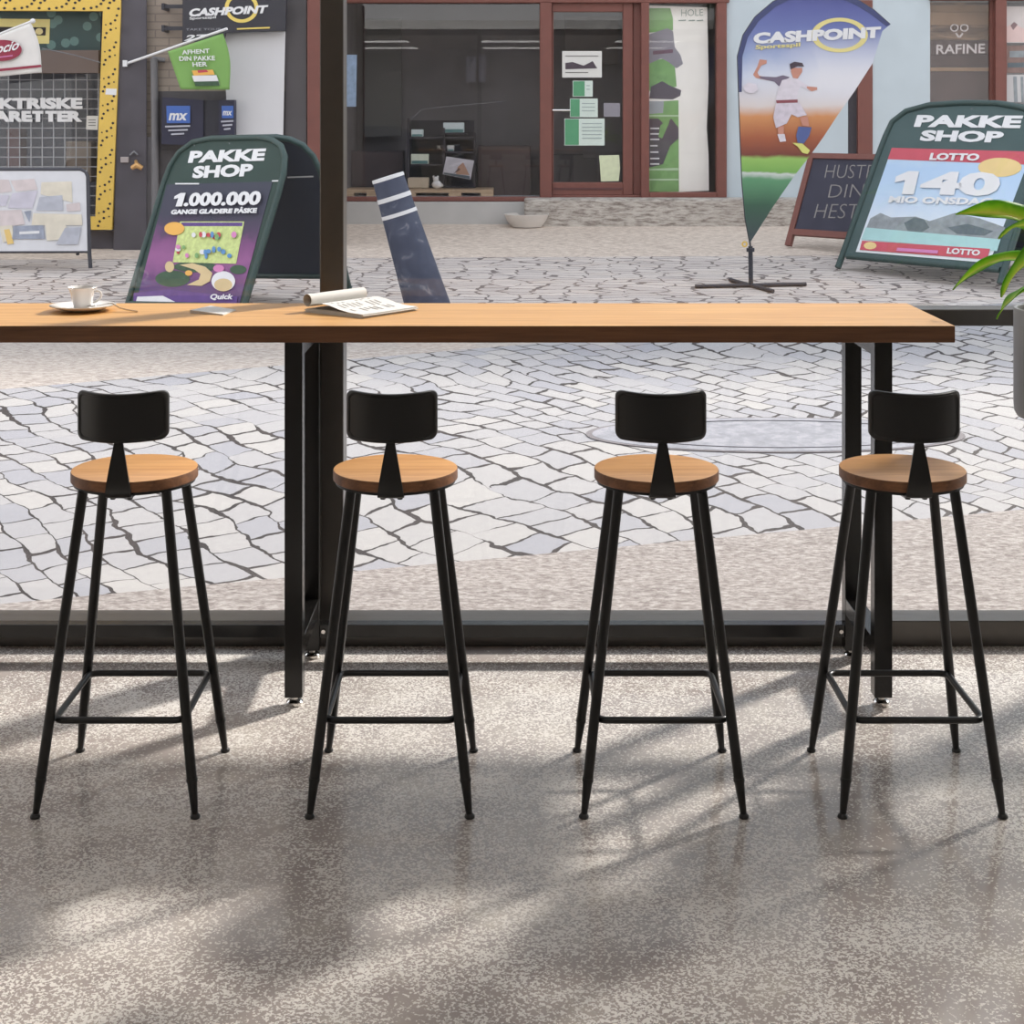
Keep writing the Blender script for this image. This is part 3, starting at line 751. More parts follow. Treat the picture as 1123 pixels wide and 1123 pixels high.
# ================================================================== things in the street
def board_plane(x, d, yaw, lean, roll):
    r = Vector((math.cos(yaw), math.sin(yaw), 0)); n = Vector((math.sin(yaw), -math.cos(yaw), 0)); z = Vector((0, 0, 1))
    u = -n * math.sin(lean) + z * math.cos(lean)
    c, s_ = math.cos(roll), math.sin(roll)
    r2, u2 = r * c + u * s_, u * c - r * s_
    return Plane((x, d, gz(d)), r2, u2, r2.cross(u2)), n, lean
def rear_plane(pl, nh, top, gap, lean):
    """the second leaf of a folding sign: hinged near the top, its foot set back"""
    o = pl.o + pl.u * top - nh * gap; u = nh * math.sin(lean) + Vector((0, 0, 1)) * math.cos(lean)
    return Plane(o - u * top, pl.r, u, pl.r.cross(u))
def sign_leaf(pl, outline, lo, hi, parent, base, panel_m, tube_m, name, r=.022):
    """arched panel with a tube frame; outline = plane points from left foot over the arch to the right foot"""
    pts = [pl.at(a, b) for a, b in outline]
    q = [(a, max(b, lo)) for a, b in outline]
    mb = MB(); mb.prism([pl.at(a, b, -.012) for a, b in q], pl.n * .014); pan = shift(mb.build(name, panel_m, parent), base)
    mb = MB(); mb.tube(pts, r, 10); mb.tube([pl.at(outline[0][0] + (outline[1][0] - outline[0][0]) * .0 + hi[0], lo), pl.at(outline[-1][0] + hi[1], lo)], r * .9, 10)
    shift(mb.build('frame', tube_m, pan, smooth=True, angle=60), base)
    return pan
def uvs(pl, pts): return [pl.uv(*p) for p in pts]
def seat_on_street(pl, b0=0):  # lowest height along the leg that clears the street
    return b0

# --- tall dark green sign on the left
pl, nh, ln = board_plane(-2.544, 10.254, -.594, .421, .054)
base = (pl.o + pl.r * .45); base.z = gz(base.y); base = tuple(base)
t = thing('pavement_sign', 'dark green arched pavement sign with a purple poster, left of the window mullion', 'sign', base)
ol = uvs(pl, [(137, 345), (180, 200), (187, 182), (197, 167), (212, 156), (232, 152), (285, 151), (298, 153.5), (308, 160), (312.5, 172), (311, 190), (305, 213), (268, 335)])
ol.append((ol[-1][0] + .01, .03)); ol[0] = (ol[0][0], .03)
fp = sign_leaf(pl, ol, .08, (.0, .0), t, base, mat('deep_green_panel', (38, 60, 54), .6, 0, .4, .1, 6), mat('deep_green_enamel', (40, 64, 60), .45, 0, .5, .08), 'front_panel')
top = max(b for a, b in ol)
rp = rear_plane(pl, nh, top, .1, .40)
ol2 = [(a + .05, b) for a, b in ol]; ol2[0] = (ol2[0][0], .14); ol2[-1] = (ol2[-1][0], .12)
sign_leaf(rp, ol2, .2, (.0, .0), t, base, M_NAVY, M_BGREEN, 'rear_panel')
for f in (.2, .75):
    shift(MB().tube([pl.at(ol[3][0] + f * .6, top - .05), rp.at(ol2[3][0] + f * .6, top - .05)], .012, 8).build('hinge', M_STEEL, t, smooth=True), base)
mb = MB(); patch(mb, pl, [(183.5, 202.5), (299.5, 199.5), (263, 333), (259, 345), (147, 343)], .003, .002)
ps = shift(mb.build('poster', zprint('purple_poster_print', .09, .86, [(0, (80, 62, 110)), (.12, (84, 62, 112)), (.22, (104, 64, 112)), (.4, (146, 88, 138)), (.55, (120, 70, 118)), (.66, (72, 58, 84)), (.76, (58, 56, 74)), (1, (56, 58, 74))], .3, 7), t), base)
def art(pl, items, parent, base, name, mats, h=.006):
    mb = MB()
    for k, (mi, pts) in enumerate(items): mb.use(mi); patch(mb, pl, pts, h + .0005 * k, .0006)
    return shift(mb.build(name, mats, parent, weld=False), base)
P_LG = mat('print_light_green', (196, 208, 136), .7, var=.2, scale=40); P_DG = mat('print_dark_green', (58, 84, 62), .7, var=.3, scale=30); P_BE = mat('print_beige', (208, 184, 140), .7)
P_OR = mat('print_orange', (228, 172, 84), .7); P_RD = mat('print_red', (190, 70, 78), .7); P_BL = mat('print_blue', (92, 140, 190), .7); P_PK = mat('print_pink', (206, 128, 178), .7)
P_WH = mat('print_white', (222, 220, 222), .7); P_GN = mat('print_green', (124, 164, 104), .7, var=.2, scale=12); P_PU = mat('print_purple', (92, 64, 128), .7, var=.15, scale=20)
LIST = [P_LG, P_DG, P_BE, P_OR, P_RD, P_BL, P_PK, P_WH, P_GN, P_PU]
it = [(1, ell(190, 306, 19, 9)), (1, ell(215, 293, 24, 6)), (1, ell(262, 296, 9, 5)), (0, [(198.3, 243.4), (268.7, 243.4), (259.8, 289.7), (190.3, 288)]), (9, [(200, 244.5), (267, 244.5), (266.5, 248.5), (199, 248.5)]),
      (2, [(198, 291), (212, 289), (226, 293), (234, 300), (231, 309), (222, 314), (206, 313), (219, 307), (221, 301), (214, 296)]), (2, ell(187, 293, 5, 6)), (3, ell(208, 300, 4, 3)),
      (7, ell(246, 309, 13, 11)), (2, ell(246, 313, 10, 7)), (6, ell(241, 295, 6, 4)), (9, [(148, 322), (185, 318), (262, 326), (259, 345), (147, 343)]), (7, [(152, 326), (180, 325), (196, 333), (200, 340), (148, 340)]), (3, ell(192.6, 251.4, 11, 7.2))]
random.seed(11)
for k in range(26):
    f = random.random(); g_ = random.choice((.3, .36, .62, .68, .74, .84))
    x = 200 + f * 60 - g_ * 8 + 2; y = 246 + g_ * 42
    it.append((random.choice((4, 5, 6, 8, 3, 5, 7)), ell(x, y, random.uniform(1.6, 3.2), random.uniform(2.2, 3.6), 10)))
art(pl, it, ps, base, 'poster_print', LIST)
lettering(pl, '.000.000', (204, 228), (287.5, 226.5), (207, 213), M_WHITE, ps, base, .045, 0, .026)
mb = MB(); patch(mb, pl, [(195.5, 228), (202.5, 227.9), (206.5, 213.2), (201, 213.3), (194.5, 216.8), (193.8, 219.8), (198.6, 218.6)], .026, .002); shift(mb.build('lettering', M_WHITE, ps), base)
lettering(pl, 'GANGE GLADERE PÅSKE', (190, 236.8), (284, 235.2), (191.5, 230), M_WHITE, ps, base, .055, 0, .026)
lettering(pl, 'Quick', (233, 331), (258, 331), (235, 324), M_WHITE, ps, base, .03, 0, .030)
lettering(pl, 'PAKKE', (206.5, 179), (290, 176.5), (209.5, 166), M_WHITE, fp, base, .05, 0, .004)
lettering(pl, 'SHOP', (211, 196), (276.5, 193.5), (213.5, 182.5), M_WHITE, fp, base, .05, 0, .004)
for q in ([(193, 201.2), (219, 201.2), (219, 202.6), (193, 202.6)], [(299, 198.3), (306, 198), (306, 199.5), (299, 199.6)]):
    mb = MB(); patch(mb, pl, q, .006, .002); shift(mb.build('reflection_strip', M_WHITE, fp, weld=False), base)  # white strips stand in for lines of reflected light
a0 = rp.uv(308, 199); mb = MB(); mb.prism([rp.at(a0[0] + .04, a0[1], .004), rp.at(a0[0] + .27, a0[1], .004), rp.at(a0[0] + .27, a0[1] + .01, .004), rp.at(a0[0] + .04, a0[1] + .01, .004)], rp.n * .002)
shift(mb.build('rear_reflection', M_WHITE, t, weld=False), base)  # white strip in place of a reflection on the rear leaf

# --- the second green sign, on the right
pl, nh, ln = board_plane(2.658, 12.084, -.857, .523, -.006)
base = (pl.o + pl.r * .6); base.z = gz(base.y); base = tuple(base)
t = thing('pavement_sign', 'dark green arched pavement sign with a pale blue poster, behind the plant', 'sign', base)
ol = uvs(pl, [(917, 299), (963, 171), (971, 150), (978.5, 134), (994, 122), (1018, 115.5), (1055, 113), (1094, 113.5), (1123, 119), (1142, 130), (1149, 146), (1143, 168), (1100, 300)])
ol[0] = (ol[0][0], .03); ol.append((ol[-1][0] + .0, .03))
fp = sign_leaf(pl, ol, pl.uv(929, 281)[1], (.05, -.03), t, base, M_BGREEN2, M_BGREEN, 'front_panel', .026)
top = max(b for a, b in ol); rp = rear_plane(pl, nh, top, .08, .36)
ol2 = [(a, b) for a, b in ol]; ol2[0] = (ol2[0][0], .18); ol2[-1] = (ol2[-1][0], .15)
sign_leaf(rp, ol2, .28, (.0, .0), t, base, M_NAVY, M_BGREEN, 'rear_panel', .022)
for f in (.2, .75): shift(MB().tube([pl.at(ol[4][0] + f * .8, top - .06), rp.at(ol2[4][0] + f * .8, top - .06)], .012, 8).build('hinge', M_STEEL, t, smooth=True), base)
mb = MB(); patch(mb, pl, [(978.5, 162.5), (1132, 166.7), (1085.4, 288.6), (938.8, 276.4)], .003, .002)
ps = shift(mb.build('poster', zprint('blue_poster_print', .16, .97, [(0, (222, 226, 228)), (.3, (214, 222, 232)), (.62, (186, 208, 232)), (.85, (176, 202, 230)), (1, (196, 214, 230))], .3, 5), t), base)
P_GY = mat('print_grey', (142, 148, 152), .7, var=.25, scale=16); P_TE = mat('print_teal', (168, 206, 206), .7); P_DK = mat('print_dark_grey', (98, 108, 114), .7, var=.2, scale=20)
it = [(0, [(978.5, 162.5), (1132, 166.7), (1126, 181), (974, 175)]), (1, ell(1097, 184, 24, 10.5)),
      (2, [(955, 240), (966, 234), (978, 239), (1005, 238), (1020, 243), (1048, 234), (1075, 240), (1103, 250), (1097, 264), (950, 252)]), (3, [(992, 245), (1003, 239), (1014, 241), (1020, 250), (1010, 256), (996, 254)]), (3, [(1040, 250), (1062, 246), (1090, 254), (1080, 259), (1050, 257)]),
      (4, [(950, 250), (1098, 263), (1094, 276), (945, 263)]), (0, [(946, 264.5), (1086.5, 273.5), (1083, 285), (943.5, 274.5)]), (1, ell(955, 270, 7, 4))]
art(pl, it, ps, base, 'poster_print', [mat('print_crimson', (196, 84, 98), .7), mat('print_sand', (226, 198, 138), .7), P_GY, P_DK, P_TE])
lettering(pl, 'LOTTO', (1019.8, 176.4), (1074, 177.4), (1022, 168.6), M_WHITE, ps, base, .045, 0, .013)
lettering(pl, '40', (1008, 214.2), (1095, 216.5), (1014, 188.8), M_WHITE, ps, base, .05, 0, .013)
mb = MB(); patch(mb, pl, [(990, 213.8), (1003, 214.2), (1009, 188.8), (997.5, 188.5), (983.5, 194.5), (982.3, 201), (993.5, 198.5)], .013, .002); shift(mb.build('lettering', M_WHITE, ps), base)
lettering(pl, 'MIO ONSDAG', (974.9, 223.2), (1088.5, 226.2), (977, 215.8), M_WHITE, ps, base, .045, 0, .013)
lettering(pl, 'LOTTO', (1039, 279), (1075, 281.5), (1040.5, 272.6), M_WHITE, ps, base, .04, 0, .013)
mb = MB(); patch(mb, pl, [(985, 272.5), (1030, 275.5), (1029, 279), (984, 276)], .013, .001); shift(mb.build('print_strip', P_PK, ps, weld=False), base)
lettering(pl, 'PAKKE', (1002.4, 139.5), (1119, 141), (1006.5, 126.5), M_WHITE, fp, base, .05, 0, .005)
lettering(pl, 'SHOP', (1008.5, 155), (1099, 157), (1012, 143), M_WHITE, fp, base, .05, 0, .005)

# --- chalkboard between the flag and the green sign
dC = dg(271)
pl, nh, ln = board_plane(wx(854, dC), dC, -.80, .43, 0.)
base = (pl.o + pl.r * .4); base.z = gz(base.y); base = tuple(base)
t = thing('chalkboard_sign', 'brown-framed chalkboard with chalk writing, behind the feather flag', 'sign', base)
o_ = uvs(pl, [(853.5, 271), (888.4, 168.5), (985, 171.5)]); wdt = o_[2][0] - o_[1][0]; vt = o_[1][1]; aL = o_[1][0]; sk = o_[0][0]
mb = MB(); mb.prism([pl.at(*q, -.01) for q in ((aL + .02, .17), (aL + wdt - .02, .17), (aL + wdt - .02, vt - .03), (aL + .02, vt - .03))], pl.n * .015)
pan = shift(mb.build('board', mat('chalkboard_slate', (62, 62, 76), .8, 0, .3, .12, 6), t), base)
mb = MB()
for a0, a1, b0, b1 in ((aL, aL + .055, .02, vt), (aL + wdt - .055, aL + wdt, .02, vt), (aL + .055, aL + wdt - .055, vt - .05, vt), (aL + .055, aL + wdt - .055, .12, .175)):
    mb.prism([pl.at(a0, b0, -.02), pl.at(a1, b0, -.02), pl.at(a1, b1, -.02), pl.at(a0, b1, -.02)], pl.n * .04)
shift(mb.build('frame', M_BROWN, t, weld=False), base)
rp = rear_plane(pl, nh, vt, .05, .22)
for a0 in (aL + .06, aL + wdt - .1): mb = MB(); mb.prism([rp.at(a0, .16), rp.at(a0 + .04, .16), rp.at(a0 + .04, vt - .03), rp.at(a0, vt - .03)], rp.n * .03); shift(mb.build('rear_leg', M_BROWN2, t, weld=False), base)
CH = mat('chalk', (140, 136, 134), .9)
for tx, a, b, c in (('HUSTE', (904.6, 195.5), (957, 196), (907.5, 181)), ('DIN', (908.5, 217), (946, 216.5), (911.5, 203)), ('HEST', (893, 239.5), (940, 240), (897, 224))):
    lettering(pl, tx, a, b, c, CH, pan, base, -.018, 0, .007)

# --- low photo board on the left
dB = dg(297)
pl, nh, ln = board_plane(wx(100, dB), dB, .03, .07, 0.)
base = (pl.o - pl.r * .45); base.z = gz(base.y); base = tuple(base)
t = thing('photo_board', 'low black-framed pavement board covered in pale photographs, at the left edge', 'sign', base)
c_ = uvs(pl, [(92, 187), (96.5, 276), (-40, 276), (-40, 187)])
x0, x1, y0, y1 = c_[2][0], c_[1][0], c_[1][1], c_[0][1]
mb = MB(); mb.prism([pl.at(x0, y0, -.01), pl.at(x1, y0, -.01), pl.at(x1 - .02, y1, -.01), pl.at(x0 + .02, y1, -.01)], pl.n * .02); pan = shift(mb.build('board', mat('board_white', (214, 214, 218), .6), t), base)
mb = MB(); rr = .05
pth = [(x1 + .022, .02), (x1 + .01, y0), (x1 - .012, y1 - rr), (x1 - .03, y1 - .012), (x1 - .07, y1 + .008), (x0 + .07, y1 + .008), (x0 + .03, y1 - .012), (x0 + .012, y1 - rr), (x0 - .01, y0), (x0 - .022, .02)]
mb.tube([pl.at(*q) for q in pth], .016, 10); mb.tube([pl.at(x0, y0), pl.at(x1, y0)], .012, 10)
shift(mb.build('frame', mat('black_tube', (58, 58, 66), .5), t, smooth=True, angle=60), base)
rp = rear_plane(pl, nh, y1, .04, .16)
for q in (x1 - .13, x0 + .13): shift(MB().tube([rp.at(q, .10), rp.at(q, y1 - .05)], .014, 8).build('rear_leg', MATS['black_tube'], t, smooth=True), base)
PH = [mat('photo_lilac', (196, 192, 204), .7, var=.12, scale=14), mat('photo_grey', (178, 180, 190), .7, var=.15, scale=14), mat('photo_rose', (208, 196, 196), .7, var=.12, scale=16), mat('photo_cream', (216, 208, 192), .7, var=.12, scale=12), mat('photo_dark', (150, 156, 172), .7, var=.25, scale=18), mat('photo_white', (222, 222, 224), .7), mat('photo_amber', (222, 190, 120), .7)]
it = [(2, [(0, 197), (10, 197), (14, 210), (-2, 212)]), (2, [(12, 198), (38, 196), (42, 208), (18, 210)]), (3, [(46, 200), (79, 199), (80, 222), (45, 213)]), (0, [(14, 212), (42, 209), (36, 229), (9, 228)]), (1, [(44, 216), (69, 214), (70, 231), (40, 231)]), (2, [(73, 224), (88, 222), (89, 231), (74, 232)]), (0, [(-2, 214), (11, 214), (7, 226), (-2, 226)]),
      (2, [(-2, 231), (24, 230), (28, 246), (-2, 250)]), (4, [(27, 232), (35, 231), (33, 244)]), (3, [(37, 234), (90, 235), (91, 247), (35, 247)]), (3, [(0, 248), (14, 247), (16, 262), (4, 266)]), (6, [(5, 252), (11, 251), (16, 267), (9, 268)]), (4, [(16, 248), (48, 247), (50, 262), (14, 262)]), (3, [(50, 244), (72, 243), (76, 262), (52, 264)]), (1, [(72, 250), (90, 249), (86, 268), (62, 268)]), (5, [(22, 254), (44, 253), (44, 256), (22, 257)])]
art(pl, it, pan, base, 'photographs', PH, .012)

# --- feather flag
dF = 11.37
fl = front(dF)
gb = P(823.5, 315, dF); gb.z = gz(dF); base = tuple(gb)
t = thing('feather_flag', 'tall blue feather banner with a footballer, on a black cross foot', 'flag', base)
fo = [(822.5, 266), (817.5, 240), (814, 200), (812, 150), (810.3, 101), (809, 62), (815, 39), (828, 19), (848, 2), (872, -9), (898, -12), (922, -8), (942, 1), (958, 11), (976, 27), (967.5, 34), (957, 69), (937, 100), (918, 127), (903, 150), (888, 171), (871.6, 192), (848, 226)]
mb = MB(); patch(mb, fl, fo, 0, .006)
zt, zb = wz(-12, dF), wz(266, dF); Z = lambda py: (wz(py, dF) - zb) / (zt - zb)
stops = [(0, (62, 70, 78)), (Z(225), (58, 92, 74)), (Z(196), (96, 150, 110)), (Z(190), (206, 210, 206)), (Z(188), (120, 168, 84)), (Z(174), (150, 190, 100)), (Z(170), (118, 62, 52)), (Z(150), (164, 92, 62)), (Z(128), (206, 142, 92)), (Z(116), (216, 204, 200)), (Z(84), (200, 206, 222)), (Z(62), (150, 164, 200)), (Z(40), (112, 124, 176)), (Z(10), (92, 98, 156)), (1, (70, 74, 128))]
def sports_print(z0, z1, st):
    m = zprint('sports_banner_print', z0, z1, st, .05, 3.2)
    T = NT('unused'); bpy.data.materials.remove(T.m); T.m = m; T.n, T.l = m.node_tree.nodes, m.node_tree.links; T.b = T.n['Principled BSDF']
    src = T.b.inputs['Base Color'].links[0].from_socket
    v = T.coords(); s_ = T.new('SeparateXYZ'); T.link(v, s_.inputs[0])
    k = T.math('ADD', T.math('MULTIPLY', s_.outputs['X'], 1.5), T.math('MULTIPLY', T.math('SUBTRACT', T.noise(v, 2.6, 5, .6, .5), .5), 1.6))
    band = T.math('MULTIPLY', T.math('MULTIPLY', T.math('SUBTRACT', wz(120, dF) - gz(dF), s_.outputs['Z']), -6., True), T.math('MULTIPLY', T.math('SUBTRACT', wz(30, dF) - gz(dF), s_.outputs['Z']), 2.6, True), True)
    T.link(T.mix(T.math('MULTIPLY', T.math('ADD', k, .15, True), band, True), src, rgb(222, 220, 226)), T.b.inputs['Base Color'])
    return m
ban = mb.build('banner', sports_print(zb - gb.z, zt - gb.z, stops), t); shift(ban, base)
mb = MB()
edge = fo[4:15]; off = [(3, 0), (5, 0)] + [(5, 2), (4, 4), (3, 5), (2, 5), (0, 6), (-1, 6), (-3, 5), (-4, 4), (-4, 2)]
for i in range(len(edge) - 1):
    a, b = edge[i], edge[i + 1]; patch(mb, fl, [a, b, (b[0] + off[i + 1][0], b[1] + off[i + 1][1]), (a[0] + off[i][0], a[1] + off[i][1])], .006, .002)
shift(mb.build('pole_sleeve', mat('navy_sleeve', (66, 72, 112), .7), ban, weld=False), base)
mb = MB()
mb.tube([P(823.5, 315, dF), P(823, 270, dF)], .017, 12); mb.tube([P(823, 276, dF), P(823, 272, dF)], .03, 12)
pp = [P(x, y, dF + .004) for x, y in [(823, 272)] + fo[:15]]; mb.tube(pp, .007, 8)
shift(mb.build('pole', mat('black_pole', (44, 46, 56), .5), t, smooth=True, angle=60), base)
mb = MB()
for dx, dy in ((.42, .05), (-.12, .26)):
    mb.tube([(gb.x - dx, gb.y - dy, gz(gb.y - dy) + .016), (gb.x + dx, gb.y + dy, gz(gb.y + dy) + .016)], .015, 8)
shift(mb.build('cross_foot', MATS['black_pole'], t, smooth=True, angle=60), base)
mb = MB(); ring(mb, fl, 816, 267.5, 3.2, 3.4, 1.5, .02, .01, 16); shift(mb.build('yellow_ring', M_YELLOW, t, weld=False), base)
YR = mat('pale_yellow_vinyl', (222, 208, 140), .6)
mb = MB(); ring(mb, fl, 920.5, 38.5, 31, 19, 6.6, .0075, .001); shift(mb.build('ring_logo', YR, ban, weld=False), base)
lettering(fl, 'CASHPOINT', (825.5, 48.5), (965, 41.5), (826.5, 36), M_WHITE, ban, base, .06, 0, .010)
lettering(fl, 'Sportsspil', (828, 55.5), (877, 52.5), (828.5, 49.5), YR, ban, base, .03, 0, .010)
SK, SHI, SHO, SOC, HR, GRY = mat('print_skin', (196, 138, 120), .7), mat('print_shirt', (214, 206, 214), .7, var=.1, scale=30), mat('print_shorts', (206, 196, 206), .7, var=.15, scale=26), mat('print_sock', (84, 98, 150), .7), mat('print_hair', (72, 60, 70), .7), mat('print_sleeve', (116, 104, 122), .7)
k5 = lambda L: [(800 + x / 5.91, y / 5.91) for x, y in L]
it = [(0, k5([(195, 385), (240, 390), (240, 412), (205, 425), (180, 470), (190, 490), (260, 505), (250, 522), (170, 505), (152, 485), (180, 430)])), (5, k5([(190, 495), (300, 500), (345, 488), (390, 500), (350, 530), (320, 560), (290, 530), (200, 510)])),
      (1, k5([(340, 520), (410, 500), (450, 520), (490, 545), (540, 575), (520, 590), (460, 560), (440, 600), (440, 650), (300, 650), (310, 590)])), (0, k5([(500, 560), (565, 565), (568, 582), (530, 592), (500, 572)])), (0, k5([(395, 440), (470, 440), (470, 465), (440, 510), (410, 505), (398, 470)])), (4, k5([(388, 415), (420, 400), (470, 408), (482, 432), (440, 430), (395, 450)])),
      (8, k5([(300, 650), (440, 645), (440, 668), (305, 672)])), (2, k5([(300, 670), (450, 665), (500, 745), (440, 760), (400, 740), (370, 800), (300, 830), (282, 760)])), (0, k5([(455, 760), (505, 755), (515, 820), (470, 815)])), (3, k5([(445, 820), (530, 825), (515, 880), (480, 930), (440, 925), (430, 880)])), (0, k5([(310, 825), (350, 815), (350, 870), (315, 870)])), (1, k5([(308, 870), (355, 868), (365, 915), (325, 920)])),
      (6, k5([(405, 925), (470, 930), (520, 975), (505, 998), (470, 990), (440, 950)])), (1, k5([(85, 560), (120, 535), (170, 545), (185, 580), (150, 605), (105, 600)]))]
art(fl, it, ban, base, 'footballer_print', [SK, SHI, SHO, SOC, HR, GRY, mat('print_boot', (214, 212, 120), .7), mat('print_cloud', (214, 218, 228), .7), mat('print_belt', (140, 76, 84), .7)], .0075)

# --- leaning bollard
dP = dg(352)
b0, b1 = P(474.5, 352, dP), P(425.5, 194.5, dP)
ax = (b1 - b0); LN = ax.length; ax.normalize(); b0.z = gz(dP)
t = thing('bollard', 'thick dark blue wooden post with white bands, leaning over by the shop window', 'bollard', b0)
rm = ax.to_track_quat('Z', 'Y').to_matrix()
def post_ring(z0, z1, g_):
    mb = MB(); r = lambda z: .152 - .047 * z / LN + g_
    mb.lathe([(0, z0), (r(z0), z0), (r(z1), z1), (0, z1)], 36)
    for v in mb.bm.verts: v.co = rm @ v.co
    return mb
M_POST = NT('weathered_blue_paint'); v_ = M_POST.coords(); e_ = M_POST.noise(v_, 9, 6, .7, .6)
M_POST.link(M_POST.ramp(e_, [(.45, rgb(62, 68, 88)), (.6, rgb(74, 80, 100)), (.68, rgb(128, 128, 138))]), M_POST.b.inputs['Base Color']); M_POST.b.inputs['Roughness'].default_value = .7; M_POST = M_POST.m
mb = post_ring(.0, LN, 0)
for v in mb.bm.verts:
    if v.co.z < .12: v.co -= ax * ((v.co.z - (v.co.y) * SLOPE) / ax.z)
po = mb.build('post', M_POST, t, smooth=True, angle=40)
for z0, z1 in ((LN * .985, LN + .008), (LN * .845, LN * .875), (LN * .735, LN * .76)):
    post_ring(z0, z1, .003).build('white_band', M_WHITE, po, smooth=True, angle=40)
# --- white bowl on the pavement
dW = dg(248.5)
bc = Vector((wx(577.5, dW), dW, gz(dW)))
mb = MB(); mb.lathe([(0, 0), (.15, 0), (.155, .01), (.19, .06), (.218, .122), (.212, .124), (.18, .062), (.145, .02), (0, .018)], 40)
o = tag(mb.build('bowl', mat('cream_enamel', (208, 202, 196), .5), None, smooth=True, angle=50), 'cream bowl on the pavement below the big shop window', 'bowl'); o.location = bc

# ------------------------------------------------------------------ on the left building
lf = front(LD - .02)
# yellow dotted surround
base = (wx(110, LD), LD - .1, wz(253, LD))
t = thing('window_surround', 'yellow shop window surround painted with rows of black dots', 'frame', base)
lp = front(LD - .1)
mb = MB()
for pts in ([(112.8, 12), (132.5, 12), (122.5, 252), (97, 252), (97, 238), (104.5, 238)], [(-330, 238), (97, 238), (97, 252), (-330, 252)], [(-330, -8), (132.5, -8), (132.5, 12), (-330, 10)]):
    patch(mb, lp, pts, 0, -.1)
su = shift(mb.build('board', M_YELLOW, t, weld=False), base)
mb = MB(); y = 16
while y < 250:
    lx = 113 - (y - 12) * .0365
    for k, (dx, dy) in enumerate(((15.3, 1), (13.4, 6.2), (8.6, 9.8), (3.2, 11.2), (14.3, 15), (8.6, 16.6), (4, 20.3), (2.4, 25.2))):
        if y + dy < 250: patch(mb, lp, ell(lx + dx, y + dy, 1.45 if k not in (3, 4) else .95, 1.35 if k not in (3, 4) else .85, 8), .001, .001)
    y += 29.5
x = -320
while x < 130:
    for dx, dy in ((2, 8.7), (8, 7.4), (12.8, 4.2), (15.5, .4), (21, 9), (22.5, 3), (27, .5), (32, 9.6)):
        if x + dx < 131: patch(mb, lp, ell(x + dx, dy, 1.7, 1.4, 8), .001, .001)
    x += 38
tag(shift(mb.build('dot_pattern', M_DOT, su, weld=False), base), None, None, None, None)
# stickers on the surround and glass
def sheet(name, label, cat, pl, pts, m, group=None, t_=.002, h=0.):
    mb = MB(); patch(mb, pl, pts, h, t_); o = mb.build(name, m, None, weld=False)
    c = sum((pl.px(*p) for p in pts), Vector()) / len(pts); c.z = min(pl.px(*p).z for p in pts)
    return tag(alone(o, c), label, cat, group)
sheet('sticker', 'small white sticker stuck on the yellow dotted surround', 'sticker', lp, [(116.5, 97), (128, 97.5), (127.5, 104.5), (115.5, 103.5)], M_WHITE, h=0)
gp = front(LD + .135)
s_ = sheet('notice', 'small white notice on the glass beside the yellow surround', 'notice', gp, [(95, 127), (108, 127), (107, 142.5), (94.5, 142)], M_PAPER)
mb = MB()
for y in (131, 134, 137): patch(mb, gp, [(97, y), (105, y), (105, y + 1), (97, y + 1)], .002, .0005)
mb.build('print', M_INK, s_, weld=False); shift(s_.children[0], s_.location)
# grille, patterned panel, yellow poster, white lettering
base = (wx(50, LD), LD + .17, wz(192, LD))
mb = MB(); x = -312
while x < 108: mb.pbox(x - .5, 80, x + .5, 246, LD + .17, .008); x += 12.35
y = 87.5
while y < 246: mb.pbox(-330, y - .5, 110, y + .5, LD + .178, .008); y += 10.6
tag(alone(mb.build('window_grille', mat('grille_grey', (150, 152, 158), .5), None, weld=False), base), 'grey wire grid grille behind the tobacco shop window', 'grille')
t_ = NT('dark_green_stars'); v_ = t_.coords(rot=(math.pi / 2, 0, 0)); vo = t_.new('TexVoronoi', Scale=6.5, feature='F1', Randomness=.85, voronoi_dimensions='2D'); t_.link(v_, vo.inputs['Vector'])
t_.link(t_.mix(t_.math('MULTIPLY', t_.math('LESS_THAN', vo.outputs['Distance'], .26), .55), rgb(52, 76, 76), rgb(122, 158, 152)), t_.b.inputs['Base Color'])
sheet('patterned_panel', 'dark green panel with pale patterns at the top of the tobacco shop window', 'panel', front(LD + .13), [(-330, 11), (111, 12), (110, 56), (-330, 56)], t_.m, t_=.006)
bp = front(LD + .12)
s_ = sheet('poster', 'yellow poster with a black bar behind the white flag', 'poster', bp, [(-40, 20), (55, 21), (54, 48), (-40, 47)], mat('pale_yellow_sheet', (226, 212, 140), .6))
mb = MB(); patch(mb, bp, [(-30, 29), (50.5, 30), (50, 39), (-30, 38)], .002, .001); shift(mb.build('print', M_DOT, s_, weld=False), s_.location)
mb = MB(); patch(mb, bp, ell(43, 34.5, 4.2, 3.6), .003, .001); shift(mb.build('print', mat('pale_print', (222, 206, 150), .7), s_, weld=False), s_.location)
base = (wx(40, LD), LD + .12, wz(134, LD))
t = thing('window_lettering', 'bold white two-line lettering on the tobacco shop window', 'lettering', base)
lettering(bp, 'ELEKTRISKE', (-38, 119.8), (90.5, 119.5), (-38, 107.3), M_WHITE, t, base, .06, 0, .0, .003)
lettering(bp, 'CIGARETTER', (-45, 133.9), (90.5, 133.7), (-45, 121.6), M_WHITE, t, base, .06, 0, .0, .003)
mb = MB(); mb.tube([P(46, 53, LD - .3), P(80, 60, LD - .2), P(110, 68.5, LD - .1)], .005, 6)
tag(alone(mb.build('cord', M_STEEL, None, smooth=True), tuple(P(80, 60, LD - .2))), 'thin grey cord from the white flag to the yellow dotted surround', 'cord')
